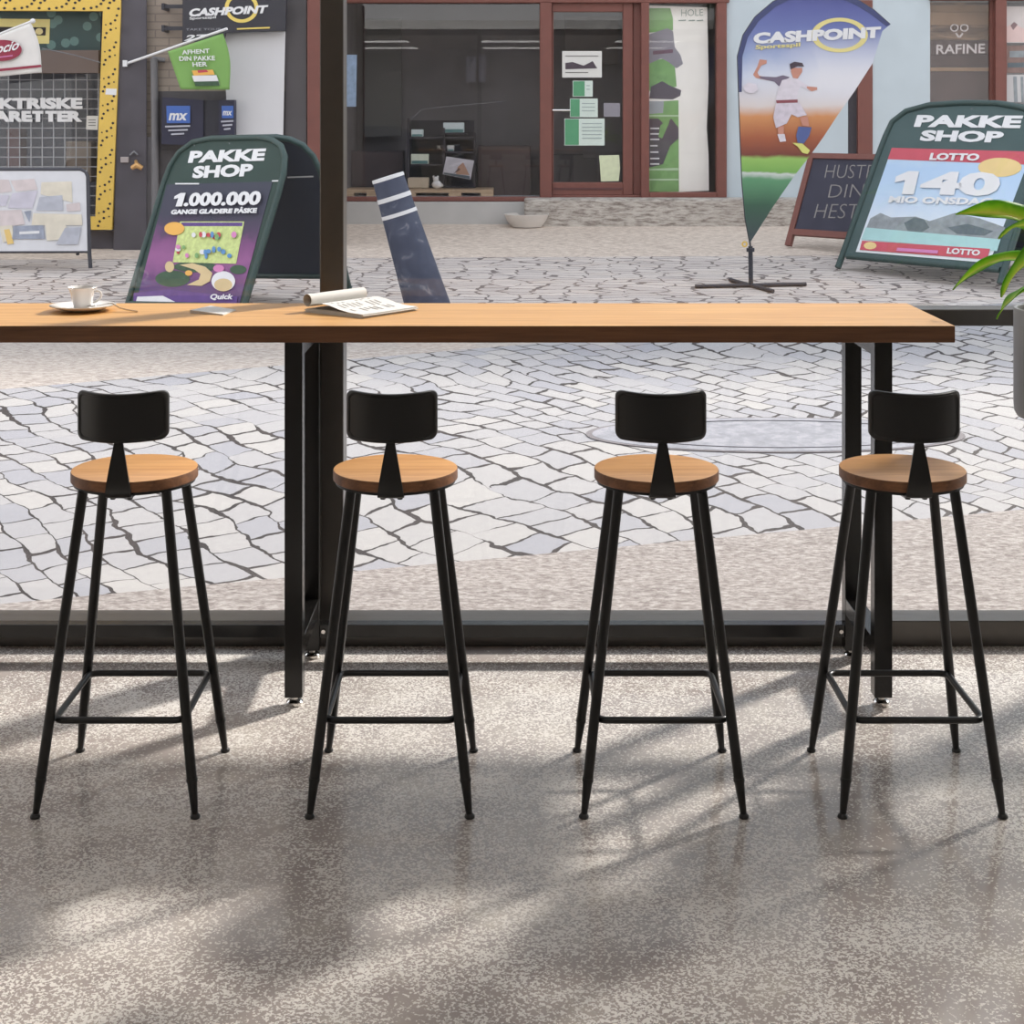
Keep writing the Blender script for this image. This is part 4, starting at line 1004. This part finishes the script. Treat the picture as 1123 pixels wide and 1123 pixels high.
# dim things inside the shop
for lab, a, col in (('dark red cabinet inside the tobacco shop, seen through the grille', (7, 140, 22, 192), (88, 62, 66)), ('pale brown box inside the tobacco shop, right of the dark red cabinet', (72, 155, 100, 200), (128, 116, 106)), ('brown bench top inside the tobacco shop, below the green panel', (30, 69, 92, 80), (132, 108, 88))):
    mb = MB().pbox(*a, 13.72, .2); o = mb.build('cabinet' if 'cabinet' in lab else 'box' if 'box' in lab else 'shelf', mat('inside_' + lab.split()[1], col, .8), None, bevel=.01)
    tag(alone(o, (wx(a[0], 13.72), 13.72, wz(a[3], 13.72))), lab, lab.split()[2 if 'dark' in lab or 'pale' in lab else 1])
# white flag with red oval
dfl = LD - .5
base = tuple(P(-20, 46, dfl))
t = thing('shop_flag', 'white flag with a dark red oval hanging from a slanted pole, top left', 'flag', base)
fp_ = front(dfl)
mb = MB(); mb.tube([P(-70, 65, dfl + .4), P(36, 23, dfl)], .012, 8); mb.ball(P(36, 23, dfl), .022); shift(mb.build('pole', M_WHITE, t, smooth=True, angle=60), base)
def cloth(pl, TL, TR, BR, BL, m, parent, base, amp=.03, waves=2.2, n=16, curve=0.):
    mb = MB(); g_ = []
    for i in range(n + 1):
        row = []
        for j in range(n + 1):
            u, v = j / n, i / n
            x = (TL[0] * (1 - u) + TR[0] * u) * (1 - v) + (BL[0] * (1 - u) + BR[0] * u) * v + curve * math.sin(math.pi * v * 1.2) * u
            y = (TL[1] * (1 - u) + TR[1] * u) * (1 - v) + (BL[1] * (1 - u) + BR[1] * u) * v
            row.append(mb.bm.verts.new(pl.px(x, y, amp * math.sin(u * 6.28 * waves / 2 + v * 2) * v)))
        g_.append(row)
    for i in range(n):
        for j in range(n): mb._f([g_[i][j], g_[i][j + 1], g_[i + 1][j + 1], g_[i + 1][j]])
    o = mb.build('cloth', m, parent, smooth=True, angle=180); shift(o, base)
    so = o.modifiers.new('thick', 'SOLIDIFY'); so.thickness = .003
    return o
cl = cloth(fp_, (-45, 56), (34, 25), (48, 79.5), (-45, 88), mat('flag_white', (216, 212, 208), .8), t, base, .012, 2.2, 16, 3)
OV = mat('flag_dark_red', (142, 44, 66), .7)
mb = MB(); patch(mb, fp_, ell(3, 55.5, 21.8, 11.6, 32, -.05), .022, .002); patch(mb, fp_, [(-45, 80), (45.5, 71), (46.5, 73.6), (-45, 83)], .022, .002)
shift(mb.build('emblem', OV, cl, weld=False), base)
lettering(fp_, 'Cocio', (-13.5, 61.5), (21, 54.5), (-11, 50), M_WHITE, cl, base, .02, .2, .026)
mb = MB(); patch(mb, fp_, [(-8, 63.6), (15, 60.5), (15, 61.6), (-8, 64.6)], .026, .001); shift(mb.build('emblem_line', OV if 0 else P_PK, cl, weld=False), base)
# green flag
dgf = LD - .45
gf = front(dgf)
base = tuple(P(137, 72, LD - .1))
t = thing('shop_flag', 'green flag with white writing on a slanted white pole above the entrance', 'flag', base)
mb = MB(); mb.tube([P(138, 70, LD - .09), P(249, 31.5, dgf - .03)], .012, 8); mb.pbox(134.5, 66, 139, 73, LD - .12, .04)
shift(mb.build('pole', M_WHITE, t, smooth=True, angle=50), base)
cl = cloth(gf, (184, 56.5), (244.5, 36.5), (254, 98.5), (198.5, 98), mat('flag_green', (122, 164, 88), .8), t, base, .012, 2.2, 16, 3.5)
lettering(gf, 'AFHENT', (200.5, 60), (230.5, 58.2), (200, 55.2), M_WHITE, cl, base, .02, 0, .02)
lettering(gf, 'DIN PAKKE', (197.5, 67), (236.5, 66.2), (197, 62), M_WHITE, cl, base, .02, 0, .02)
lettering(gf, 'HER', (212, 73.2), (228, 72.8), (211.5, 68.3), M_WHITE, cl, base, .02, 0, .02)
art(gf, [(0, [(211, 83), (238, 82.5), (241.5, 93.5), (215, 94)]), (1, [(213.5, 89.5), (240, 89), (241.5, 94), (215, 94.5)]), (2, [(211, 77.5), (234, 76.5), (236, 82), (213, 83)]), (3, [(217, 77), (227, 76.5), (229, 79), (218, 80)])], cl, base, 'print', [P_WH, P_DG, P_OR, P_RD], .021)
# projecting navy sign with ring
base = (wx(200, LD), LD - .2, wz(46, LD))
t = thing('hanging_sign', 'black projecting shop sign with white lettering and a yellow ring, above the entrance', 'sign', base)
hp = front(LD - .2)
SG = mat('black_sign_panel', (44, 43, 52), .5)
mb = MB(); patch(mb, hp, [(200.5, -12), (314, -12), (313, 33.5), (247, 36), (245, 45), (200, 46)], 0, -.06); pan = shift(mb.build('panel', SG, t), base)
mb = MB()
for y in (7, 31): mb.pbox(178, y - 2, 201, y + 2, LD - .18, .03); mb.pbox(177, y - 3.5, 180, y + 3.5, LD - .19, .19)
shift(mb.build('bracket', SG, t, weld=False), base)
YG = mat('ring_yellow', (226, 200, 104), .6)
mb = MB(); ring(mb, hp, 265, 8.5, 18.5, 16.5, 4.2, .002, .002); shift(mb.build('ring_logo', YG, pan, weld=False), base)
lettering(hp, 'CASHPOINT', (207, 18.5), (293, 14.5), (208.5, 9.5), M_WHITE, pan, base, .05, .1, .006)
lettering(hp, 'Sportsspil', (208, 22.5), (237, 21), (208, 18.8), M_WHITE, pan, base, .02, 0, .006)
lettering(hp, 'TAKE YOUR', (204, 33.6), (243, 33), (204, 31.2), mat('sign_grey', (150, 150, 158), .6), pan, base, .0, 0, .006)
lettering(hp, '27', (202, 45), (226, 44), (203, 38.5), M_WHITE, pan, base, .04, .2, .006)
mb = MB(); patch(mb, hp, [(260, 31), (296, 29.5), (296, 31.2), (260, 32.6)], .006, .001); shift(mb.build('yellow_line', YG, pan, weld=False), base)
# blank pale panel
base = (wx(280, LD), LD - .14, wz(156, LD))
mb = MB(); mb.hexa([P(245, 36, LD - .1), P(313, 34.5, LD - .1), P(310.5, 156, LD - .1), P(250, 156, LD - .1)], [P(245, 36, LD - .02), P(313, 34.5, LD - .02), P(310.5, 156, LD - .02), P(250, 156, LD - .02)])
tag(alone(mb.build('light_box', mat('blank_grey_panel', (208, 206, 208), .6, 0, .4, .02), None, bevel=.006), base), 'tall blank pale grey panel on the wall behind the left green sign', 'panel')
# dark blue cabinet with two blue logos
base = (wx(215, LD), LD - .25, wz(165, LD))
t = thing('display_cabinet', 'dark blue corner cabinet with two bright blue logos under the green flag', 'cabinet', base)
CB = mat('dark_blue_cabinet', (42, 42, 62), .5, 0, .4, .1); CB2 = mat('darker_blue_cabinet', (34, 34, 46), .5)
dm = LD - .22
mb = MB(); mb.hexa([P(178, 106.5, dm), P(223, 110, dm), P(223, 160, dm), P(177, 158, dm)], [P(178, 106.5, LD - .02), P(223, 110, LD - .02), P(223, 160, LD - .02), P(177, 158, LD - .02)]); b1_ = shift(mb.build('side_door', CB, t), base)
mb = MB(); mb.hexa([P(223, 110, dm + .02), P(240, 110, dm + .02), P(240, 160, dm + .02), P(223, 160, dm + .02)], [P(223, 110, LD - .02), P(240, 110, LD - .02), P(240, 160, LD - .02), P(223, 160, LD - .02)]); shift(mb.build('inner_panel', CB2, t), base)
mb = MB(); mb.pbox(240, 109.5, 257, 158, dm - .01, .1); b2_ = shift(mb.build('side_door', CB, t), base)
cp = front(dm - .012)
for par, x0, x1, y0, y1 in ((b1_, 182.5, 208.5, 116, 135), (b2_, 243, 256, 116, 129.5)):
    mb = MB(); patch(mb, cp, [(x0, y0), (x1, y0), (x1, y1), (x0 + .5, y1)], 0, .003); lo_ = shift(mb.build('logo', mat('logo_blue', (62, 100, 176), .5), par, weld=False), base)
    w_ = x1 - x0
    lettering(cp, 'mx', (x0 + w_ * .1, y1 - 3), (x0 + w_ * .85, y1 - 3), (x0 + w_ * .16, y0 + (y1 - y0) * .42), M_WHITE, lo_, base, .03, 0, .005)
    mb = MB()
    for k, (f0, f1) in enumerate(((-.05, 1.0), (.08, .9), (.2, .75))): patch(mb, cp, [(x0 + w_ * f0, y1 + 3 + k * 4.2), (x0 + w_ * f1, y1 + 2.2 + k * 4.2), (x0 + w_ * f1, y1 + 4 + k * 4.2), (x0 + w_ * f0, y1 + 4.8 + k * 4.2)], 0, .002)
    shift(mb.build('text_line', mat('dim_white', (178, 178, 188), .6), par, weld=False), base)
# drainpipe, lock and brass handle
mb = MB(); mb.tube([P(169, 64, LD - .06), P(170, 150, LD - .06), P(170, 262, LD - .06)], .032, 14); mb.tube([P(167, 64, LD - .06), P(181, 66, LD - .03)], .02, 10)
tag(alone(mb.build('drainpipe', mat('grey_pipe', (112, 110, 112), .6), None, smooth=True, angle=50), tuple(P(170, 262, LD - .06))), 'grey vertical pipe beside the dark stone pilaster', 'pipe')
bs = P(150, 185, LD - .09)
t = thing('door_handle', 'brass lever handle and lock plate on the dark stone pilaster', 'handle', bs)
M_BRASS = mat('worn_brass', (206, 160, 104), .4, .35)
mb = MB().pbox(132, 172, 141, 178.5, LD - .1, .02); shift(mb.build('lock_plate', mat('lock_grey', (168, 158, 156), .5, .3), t, bevel=.004), bs)
mb = MB(); mb.tube([P(145, 184, LD - .13), P(150, 181, LD - .15), P(156, 184.5, LD - .14)], [.02, .028, .02], 12); mb.tube([P(150, 180, LD - .14), P(149, 177, LD - .08)], .015, 10); shift(mb.build('lever', M_BRASS, t, smooth=True, angle=60), bs)
mb = MB(); mb.tube([P(143, 170, LD - .1), P(147, 166, LD - .11), P(151, 170, LD - .1)], .01, 8); shift(mb.build('hook', M_STEEL, t, smooth=True, angle=60), bs)

# ------------------------------------------------------------------ in and on the big shop window
wp = front(CD + .08)
sheet('poster', 'pale blue poster on the big shop window, right beside the mullion', 'poster', front(CD + .045), [(379, 60), (391.5, 60), (390.5, 117), (379, 117)], mat('pale_blue_sheet', (150, 172, 200), .6, var=.2, scale=20))
SH = 15.75
base = tuple(P(487, 215, SH))
t = thing('shelf_unit', 'dark shelf unit behind the big shop window holding small boxes', 'shelf', base)
MSH = mat('dark_shelf', (62, 58, 64), .7, 0, .4, .2, 5)
for a in ((448, 150, 520, 152.5), (450, 180, 487, 182), (448, 204, 520, 206), (486, 166, 520, 168)): shift(MB().pbox(*a, SH, .3).build('shelf_board', MSH, t), base)
for a in ((446.5, 130, 449, 206), (485, 140, 488, 206), (519, 146, 521.5, 206)): shift(MB().pbox(*a, SH, .3).build('upright', MSH, t), base)
shift(MB().pbox(448, 132, 520, 206, SH + .3, .02).build('back_board', mat('dark_shelf_back', (54, 52, 58), .8), t), base)
GL = mat('mint_box', (222, 234, 232), .6); 
for k, (a, lab) in enumerate((((451, 142, 464, 150), 'small mint box on the upper shelf in the big shop window'), ((486, 134.5, 509, 145.5), 'long mint box, highest in the big shop window'), ((450.5, 169, 470, 180), 'pale green box on the middle shelf in the big shop window'), ((490.5, 159.5, 498, 166), 'small white carton right of centre in the shelf unit'))):
    m_ = (GL, GL, mat('pale_green_box', (228, 234, 214), .6), M_PAPER)[k]
    if k == 1: shift(MB().pbox(485, 145.5, 512, 147.5, SH, .3).build('shelf_board', MSH, t), base)
    o = MB().pbox(*a, SH + .02, .1).build('box', m_, None, bevel=.006)
    tag(alone(o, tuple(P((a[0] + a[2]) / 2, a[3], SH + .02))), lab, 'box', 'boxes on the shelf unit')
    mb = MB().pbox(a[0] + 1, a[3] - (a[3] - a[1]) * .35, a[2] - 1, a[3] - .5, SH + .016, .004); shift(mb.build('label', mat('teal_band', (96, 140, 138), .6), o, weld=False), o.location)
s_ = sheet('picture', 'tilted picture card with an orange shape hanging in the big shop window', 'picture', front(SH - .12), [(489.5, 171.5), (520, 176), (516, 197), (485.5, 191)], mat('picture_grey', (204, 200, 204), .7, var=.15, scale=14))
art(front(SH - .12), [(0, [(502, 183), (508, 178), (515, 192), (500, 191)]), (1, [(497, 191), (503, 184), (505, 186)]), (2, [(487, 189), (497, 190.5), (515, 193), (515.5, 196.5), (486.5, 190.8)])], s_, s_.location, 'print', [mat('dull_orange', (186, 146, 120), .7), P_BE if 0 else mat('print_brown', (112, 84, 70), .7), P_DK], .003)
mb = MB(); a = (447, 195, 470, 206.5); mb.pbox(*a, SH - .08, .16); tag(alone(mb.build('box', mat('cardboard', (206, 190, 166), .8), None, bevel=.01), tuple(P(458, 206.5, SH - .08))), 'beige cardboard box on the pallet in the big shop window', 'box')
mb = MB(); q = P(479, 206.4, SH - .1); s1 = .0095
for dx, dy, r, sc in ((0, 4, 5, (1.1, .8, .9)), (-1, 9.5, 3.2, (1, .9, 1)), (2, 3, 4, (1.3, .8, .7)), (-3.4, 12.2, 1.1, (1, .7, 1.4)), (1.2, 12.2, 1.1, (1, .7, 1.4))): mb.ball(Vector((q.x + dx * s1, q.y, q.z + dy * s1)), r * s1, sc)
tag(alone(mb.build('figurine', mat('white_ceramic', (240, 238, 234), .5), None, smooth=True, angle=180), tuple(q)), 'small white animal figurine beside the cardboard box in the shop window', 'figurine')
mb = MB(); mb.pbox(374, 208, 541, 211.5, SH - .3, .5)
for x in (374, 402, 442, 492, 527): mb.pbox(x, 211.5, x + 14, 220.5, SH - .3, .5)
tag(alone(mb.build('pallet', M_WOODP, None, weld=False), tuple(P(455, 220.5, SH - .3))), 'raw wooden pallet along the bottom of the big shop window', 'pallet')
mb = MB(); mb.pbox(524, 160, 582, 220, 16.2, .3); tag(alone(mb.build('counter', mat('shop_counter', (104, 90, 88), .8, 0, .4, .15, 5), None, bevel=.01), tuple(P(553, 220, 16.2))), 'dull red-brown counter inside the big shop window, right side', 'counter')
mb = MB(); mb.pbox(381, 166, 442, 214, 16.1, .3); tag(alone(mb.build('cabinet', mat('shop_cabinet', (86, 76, 78), .8, 0, .4, .15, 5), None, bevel=.01), tuple(P(411, 214, 16.1))), 'dark brown cabinet inside the big shop window, behind the leaning post', 'cabinet')
mb = MB(); mb.pbox(400, 20, 440, 150, 16.5, .05); tag(alone(mb.build('wall_panel', mat('dim_panel', (100, 100, 98), .8), None), tuple(P(420, 150, 16.5))), 'greyish tall panel on the back wall of the big shop', 'panel')
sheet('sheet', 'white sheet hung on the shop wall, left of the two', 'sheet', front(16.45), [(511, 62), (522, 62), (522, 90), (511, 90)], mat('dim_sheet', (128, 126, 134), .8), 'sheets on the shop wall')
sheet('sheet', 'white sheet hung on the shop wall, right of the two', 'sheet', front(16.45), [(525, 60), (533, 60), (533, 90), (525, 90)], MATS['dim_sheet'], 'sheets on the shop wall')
mb = MB(); mb.tube([P(450, 132, SH - .05), P(462, 120, SH - .05), P(500, 116, SH - .05), P(556, 111, SH - .05)], .006, 6); tag(alone(mb.build('string', M_STEEL, None), tuple(P(500, 116, SH))), 'thin pale string strung across the big shop window', 'string')
# on the door
dp = front(CD + .025)
s_ = sheet('notice', 'white notice with a black picture on the shop door, topmost', 'notice', dp, [(616.5, 56), (660, 56), (660, 85), (616.5, 85)], M_PAPER)
art(dp, [(0, [(620, 69), (628, 68), (640, 72), (650, 67), (655, 75), (620, 76)]), (1, [(620, 61), (656, 61), (656, 62), (620, 62)]), (1, [(620, 79), (645, 79), (645, 80), (620, 80)])], s_, s_.location, 'print', [HR, M_INK], .003)
for lab, b_, w_ in (('small green and white leaflet under the white notice on the shop door', (628, 88.5, 650, 106), .6), ('green and white flyer in the middle of the shop door', (625, 108, 655.5, 128.5), .35), ('large green and white opening-hours sheet, lowest of the row on the shop door', (619, 130, 663, 159.5), .36)):
    x0, y0, x1, y1 = b_
    s_ = sheet('leaflet', lab, 'leaflet', dp, [(x0, y0), (x1, y0), (x1, y1), (x0, y1)], mat('leaflet_mint', (204, 216, 208), .6), 'leaflets on the shop door')
    art(dp, [(0, [(x0 + .6, y0 + .6), (x0 + (x1 - x0) * w_, y0 + .6), (x0 + (x1 - x0) * w_, y1 - .6), (x0 + .6, y1 - .6)])] + [(1, [(x0 + (x1 - x0) * (w_ + .08), y), (x1 - 3, y), (x1 - 3, y + .9), (x0 + (x1 - x0) * (w_ + .08), y + .9)]) for y in [y0 + 5 + 4 * k for k in range(int((y1 - y0 - 7) / 4))]], s_, s_.location, 'print', [mat('leaflet_green', (84, 150, 110), .6), mat('leaflet_text', (150, 164, 164), .7)], .003)
sheet('note', 'curled pale yellow paper at the bottom right of the shop door', 'note', dp, [(657, 170.5), (679, 170), (680, 185), (678.5, 198.5), (659, 199), (658, 184)], mat('pale_yellow_paper', (206, 212, 178), .7, var=.1, scale=20))
sheet('sheet', 'grey sheet on the right of the shop door glass', 'sheet', dp, [(662, 113), (680, 113), (680, 128), (662, 128)], mat('grey_sheet', (138, 134, 142), .7))
mb = MB(); mb.pbox(607, 170, 640, 200, 16.2, .4); mb.pbox(640, 174, 655, 200, 16.2, .4); tag(alone(mb.build('crate', mat('grey_crate', (104, 100, 100), .8), None, weld=False), tuple(P(625, 200, 16.2))), 'grey crate inside, seen low through the shop door', 'crate')
mb = MB(); mb.pbox(620, 18, 678, 70, 16.4, .1); tag(alone(mb.build('wall_panel', mat('door_panel', (122, 114, 112), .8), None), tuple(P(650, 70, 16.4))), 'pale brown panel inside, seen high through the shop door', 'panel')
# banner in the narrow window
bn = front(CD + .08)
base = tuple(bn.px(745, 211))
t = thing('roller_banner', 'tall green and cream banner in the narrow window right of the door', 'banner', base)
mb = MB(); patch(mb, bn, [(711, 6), (775.5, 8), (777, 90), (775, 140), (777, 170), (777.5, 209), (745, 210.5), (711, 211)], 0, .003); sh = shift(mb.build('sheet', mat('cream_banner', (238, 234, 228), .7, 0, .3, .04), t, weld=False), base)
it = [(0, [(711, 9), (735, 9), (738, 20), (738, 33), (711, 36)]), (0, [(711, 68), (728, 64), (740, 72), (742, 95), (711, 100)]), (0, [(711, 112), (744, 110), (744.5, 210), (711, 210.5)]),
      (1, [(711, 38), (722, 34), (732, 31), (738, 34), (740, 52), (746, 60), (749, 70), (742, 75), (733, 68), (725, 64), (712, 70)]), (2, [(716, 56), (738, 54), (738, 58), (716, 60)]), (3, [(712, 108), (714, 95), (726, 89), (735, 94), (747, 99), (746, 105), (738, 109)]), (4, [(711, 111), (728, 111), (727, 124), (711, 125)]), (3, [(711, 130), (722, 130), (730, 138), (736, 130), (744, 140), (744, 152), (735, 160), (727, 180), (711, 184)]),
      (5, [(711, 126), (744, 126), (744, 128), (711, 128)]), (5, [(711, 185), (744, 184), (744, 187), (711, 187)]), (5, [(711, 196), (744, 196), (744, 198), (711, 198)]), (0, [(724, 138), (733, 129), (734, 134), (726, 152), (722, 150)])]
art(bn, it, sh, base, 'print', [P_GN, mat('print_mug_grey', (142, 138, 146), .7, var=.12), mat('print_maroon', (112, 86, 98), .7), mat('print_charcoal', (90, 82, 90), .7), mat('print_silver', (158, 162, 166), .7), mat('print_pale_green', (176, 200, 164), .7)], .004)
GT = mat('grey_green_text', (150, 160, 150), .7)
lettering(bn, 'HOLE', (747, 17.8), (771, 17.3), (747, 10.5), GT, sh, base, -.005, 0, .008)
mb = MB()
for x0, x1 in ((744, 752), (755, 762), (764, 771)): patch(mb, bn, [(x0, 22), (x1, 21.6), (x1, 23), (x0, 23.3)], .008, .001)
shift(mb.build('text_line', GT, sh, weld=False), base)
for k, s__ in enumerate('SALIM'):
    pass
mb = MB()
for y in (140, 146, 152, 159, 166, 173, 179): patch(mb, bn, [(713, y), (721 + (y % 3), y), (721 + (y % 3), y + 1.6), (713, y + 1.6)], .009, .001)
shift(mb.build('text_line', P_WH, sh, weld=False), base)
# right-hand window: board wall behind the glass, lettering, magazines
t_ = NT('dark_driftwood'); v_ = t_.coords(sc=(1.4, 1, 7)); a_ = t_.noise(v_, 1.6, 6, .7, .8)
t_.link(t_.ramp(a_, [(.3, rgb(84, 72, 70)), (.5, rgb(132, 110, 96)), (.66, rgb(178, 148, 122))]), t_.b.inputs['Base Color']); t_.b.inputs['Roughness'].default_value = .8
rp_ = front(CD + .3)
base = tuple(P(1053, 146, CD + .3))
t = thing('plank_screen', 'dark weathered wood screen behind the right shop window lettering', 'screen', base)
WDs = [t_.m, mat('driftwood_dark', (100, 84, 82), .8, 0, .4, .2, 5), mat('driftwood_warm', (168, 138, 114), .8, 0, .4, .15, 6)]
for k, (y0, y1, mi) in enumerate(((-8, 5, 0), (5.5, 13, 2), (13.5, 27.5, 2), (28, 44, 0), (44.5, 60, 1), (60.5, 73, 1), (74, 78, 2), (78.5, 146, 1))):
    shift(MB().pbox(1012, y0, 1098, y1, CD + .3 + .01 * (k % 2), .04).build('plank', WDs[mi], t), base)
lp_ = front(CD + .045)
base = tuple(lp_.px(1053, 60))
t = thing('window_lettering', 'grey single-word lettering with a leaf mark on the right shop window', 'lettering', base)
GL2 = mat('etched_grey', (190, 182, 180), .7)
lettering(lp_, 'RAFINE', (1026.5, 59.5), (1080, 58.3), (1026.8, 49), GL2, t, base, .02, 0, 0, .003)
mb = MB()
for sx in (-1, 1):
    ring(mb, lp_, 1052 + sx * 5.4, 30.5, 4.6, 4.2, 1.2, 0, .003, 18)
    patch(mb, lp_, [(1052, 40), (1052 + sx * 3, 36), (1052 + sx * 4.6, 36.4), (1052 + sx * 1, 42)], 0, .003)
shift(mb.build('leaf_mark', GL2, t, weld=False), base)
for k, (lab, b_, items) in enumerate((('pale poster with rose print in the far right shop window', (1101, 7, 1150, 47), [(0, [(1102, 30), (1112, 26), (1128, 34), (1128, 46), (1103, 46)]), (1, [(1108, 28), (1112, 24), (1116, 27), (1111, 33)])]), ('grey striped card below the rose poster in the far right shop window', (1104, 82, 1150, 112), [(2, [(1111, 84), (1115, 84), (1116, 112), (1112, 112)]), (2, [(1119, 84), (1122, 84), (1123, 112), (1120, 112)])]), ('brown picture between the two pale cards in the far right shop window', (1104, 50, 1150, 80), [(2, [(1107, 56), (1150, 55), (1150, 63), (1107, 63)]), (3, [(1105, 69), (1150, 68), (1150, 74), (1105, 74)])]))):
    x0, y0, x1, y1 = b_
    s_ = sheet('poster', lab, 'poster', lp_, [(x0, y0), (x1, y0), (x1, y1), (x0, y1)], (mat('rose_white', (206, 198, 196), .7), mat('card_grey', (196, 194, 194), .7), mat('picture_brown', (136, 114, 108), .7, var=.2, scale=20))[k])
    art(lp_, items, s_, s_.location, 'print', [mat('print_rose', (216, 190, 186), .7), mat('print_mauve', (140, 116, 118), .7), P_GY, P_DK], .003)

# manhole cover flush in the cobbles
base = Vector((wx(850, 7.2), 7.2, gz(7.2)))
t = thing('manhole_cover', 'large flat grey utility cover set in the cobbles behind the third stool', 'cover', base)
MC = grit('cover_stone', (126, 126, 132), (142, 142, 148), (158, 156, 162), 12, (1, 1, 1), .2)
def disc(rx, ry, z0, z1, m, name, par, rin=0):
    mb = MB(); N = 56; ri = []
    for (k, z) in ((rin, z1), (1, z1), (1, z0)):
        ri.append([mb.bm.verts.new((rx * k * math.cos(2 * math.pi * j / N), ry * k * math.sin(2 * math.pi * j / N), z + SLOPE * ry * k * math.sin(2 * math.pi * j / N))) for j in range(N)] if k else [mb.bm.verts.new((0, 0, z))])
    for A, B in zip(ri, ri[1:]):
        for j in range(N):
            if len(A) == 1: mb._f([A[0], B[j], B[(j + 1) % N]])
            else: mb._f([A[j], A[(j + 1) % N], B[(j + 1) % N], B[j]])
    return mb.build(name, m, par)
disc(.86, .30, 0, .006, MC, 'cover_plate', t); disc(.89, .315, -.002, .005, mat('cover_joint', (118, 112, 114), .8), 'rim', t, .965); disc(.72, .245, .004, .009, mat('cover_groove', (112, 110, 116), .8), 'groove', t, .98)

# ================================================================== unseen tree, added right of the view to dapple the sun on the floor
random.seed(5)
tb = Vector((4.7, 6.6, gz(6.6)))
TREE = True
if TREE:
    t = thing('dapple_tree', 'added leafy tree out of view right of the window, dappling the sun', 'tree', tb)
    mb = MB(); mb.tube([(0, 0, 0), (.03, 0, 1.2), (-.02, .03, 2.6), (0, 0, 4.4)], [.12, .1, .08, .04], 10)
    for k in range(9):
        q = k * 2.4; h = 2.4 + k * .2; mb.tube([(0, 0, h), (.5 * math.cos(q), .5 * math.sin(q), h + .4), (1.0 * math.cos(q), 1.0 * math.sin(q), h + .6)], [.035, .025, .012], 6)
    mb.build('trunk', mat('bark', (96, 84, 74), .9, 0, .3, .2, 10, .5), t, smooth=True, angle=60)
    mb = MB()
    for k in range(1900):
        while True:
            p = Vector((random.uniform(-1, 1), random.uniform(-1, 1), random.uniform(-1, 1)))
            if p.length < 1: break
        p = Vector((p.x * 2.4 - .3, p.y * .95 - .7, 4.15 + p.z * 1.0)) if k > 220 else Vector((.75 + p.x * .6, .75 + p.y * .5, 4.2 + p.z * .6))  # crown and side lobe shaped by where their shade should fall
        a_ = Vector((random.gauss(0, 1), random.gauss(0, 1), random.gauss(0, .6))).normalized(); b_ = a_.orthogonal().normalized(); s__ = random.uniform(.07, .13)
        mb._f([mb.bm.verts.new(p + a_ * s__), mb.bm.verts.new(p + b_ * s__ * .5), mb.bm.verts.new(p - a_ * s__), mb.bm.verts.new(p - b_ * s__ * .5)])
    tag(mb.build('foliage', mat('tree_leaf_green', (86, 116, 58), .6, 0, .4, .2, 3), t, weld=False))

# ================================================================== light
w = bpy.data.worlds.new('World'); S.world = w; w.use_nodes = True
n, l = w.node_tree.nodes, w.node_tree.links
bg = n['Background']; tc = n.new('ShaderNodeTexCoord'); sx = n.new('ShaderNodeSeparateXYZ'); rp2 = n.new('ShaderNodeValToRGB')
l.new(tc.outputs['Generated'], sx.inputs[0]); l.new(sx.outputs['Z'], rp2.inputs['Fac'])
rp2.color_ramp.elements[0].color = (1.0, .985, .97, 1); rp2.color_ramp.elements[1].color = (.80, .88, 1.0, 1)
l.new(rp2.outputs['Color'], bg.inputs['Color']); bg.inputs['Strength'].default_value = 1.8
sun = bpy.data.lights.new('sun', 'SUN'); sun.energy = 6.2; sun.angle = math.radians(4); sun.color = (1.0, .95, .88)
so = bpy.data.objects.new('sun', sun); COL.objects.link(so)
so.rotation_euler = Vector((-1.05, -.93, -1.0)).to_track_quat('-Z', 'Y').to_euler(); so.location = (8, 9, 9)

# ================================================================== camera
cam = bpy.data.cameras.new('camera'); co = bpy.data.objects.new('camera', cam); COL.objects.link(co)
co.location = (0, 0, HC); co.rotation_euler = (math.radians(90), 0, 0)
cam.sensor_width = 36; cam.lens = 36 * F / 1123; cam.shift_x = 0; cam.shift_y = -(561.5 - HY) / 1123; cam.clip_start = .05; cam.clip_end = 200
S.camera = co
S.view_settings.view_transform = 'Standard'; S.view_settings.look = 'None'; S.view_settings.gamma = 1; S.view_settings.use_curve_mapping = False
S.view_settings.exposure = 0.0
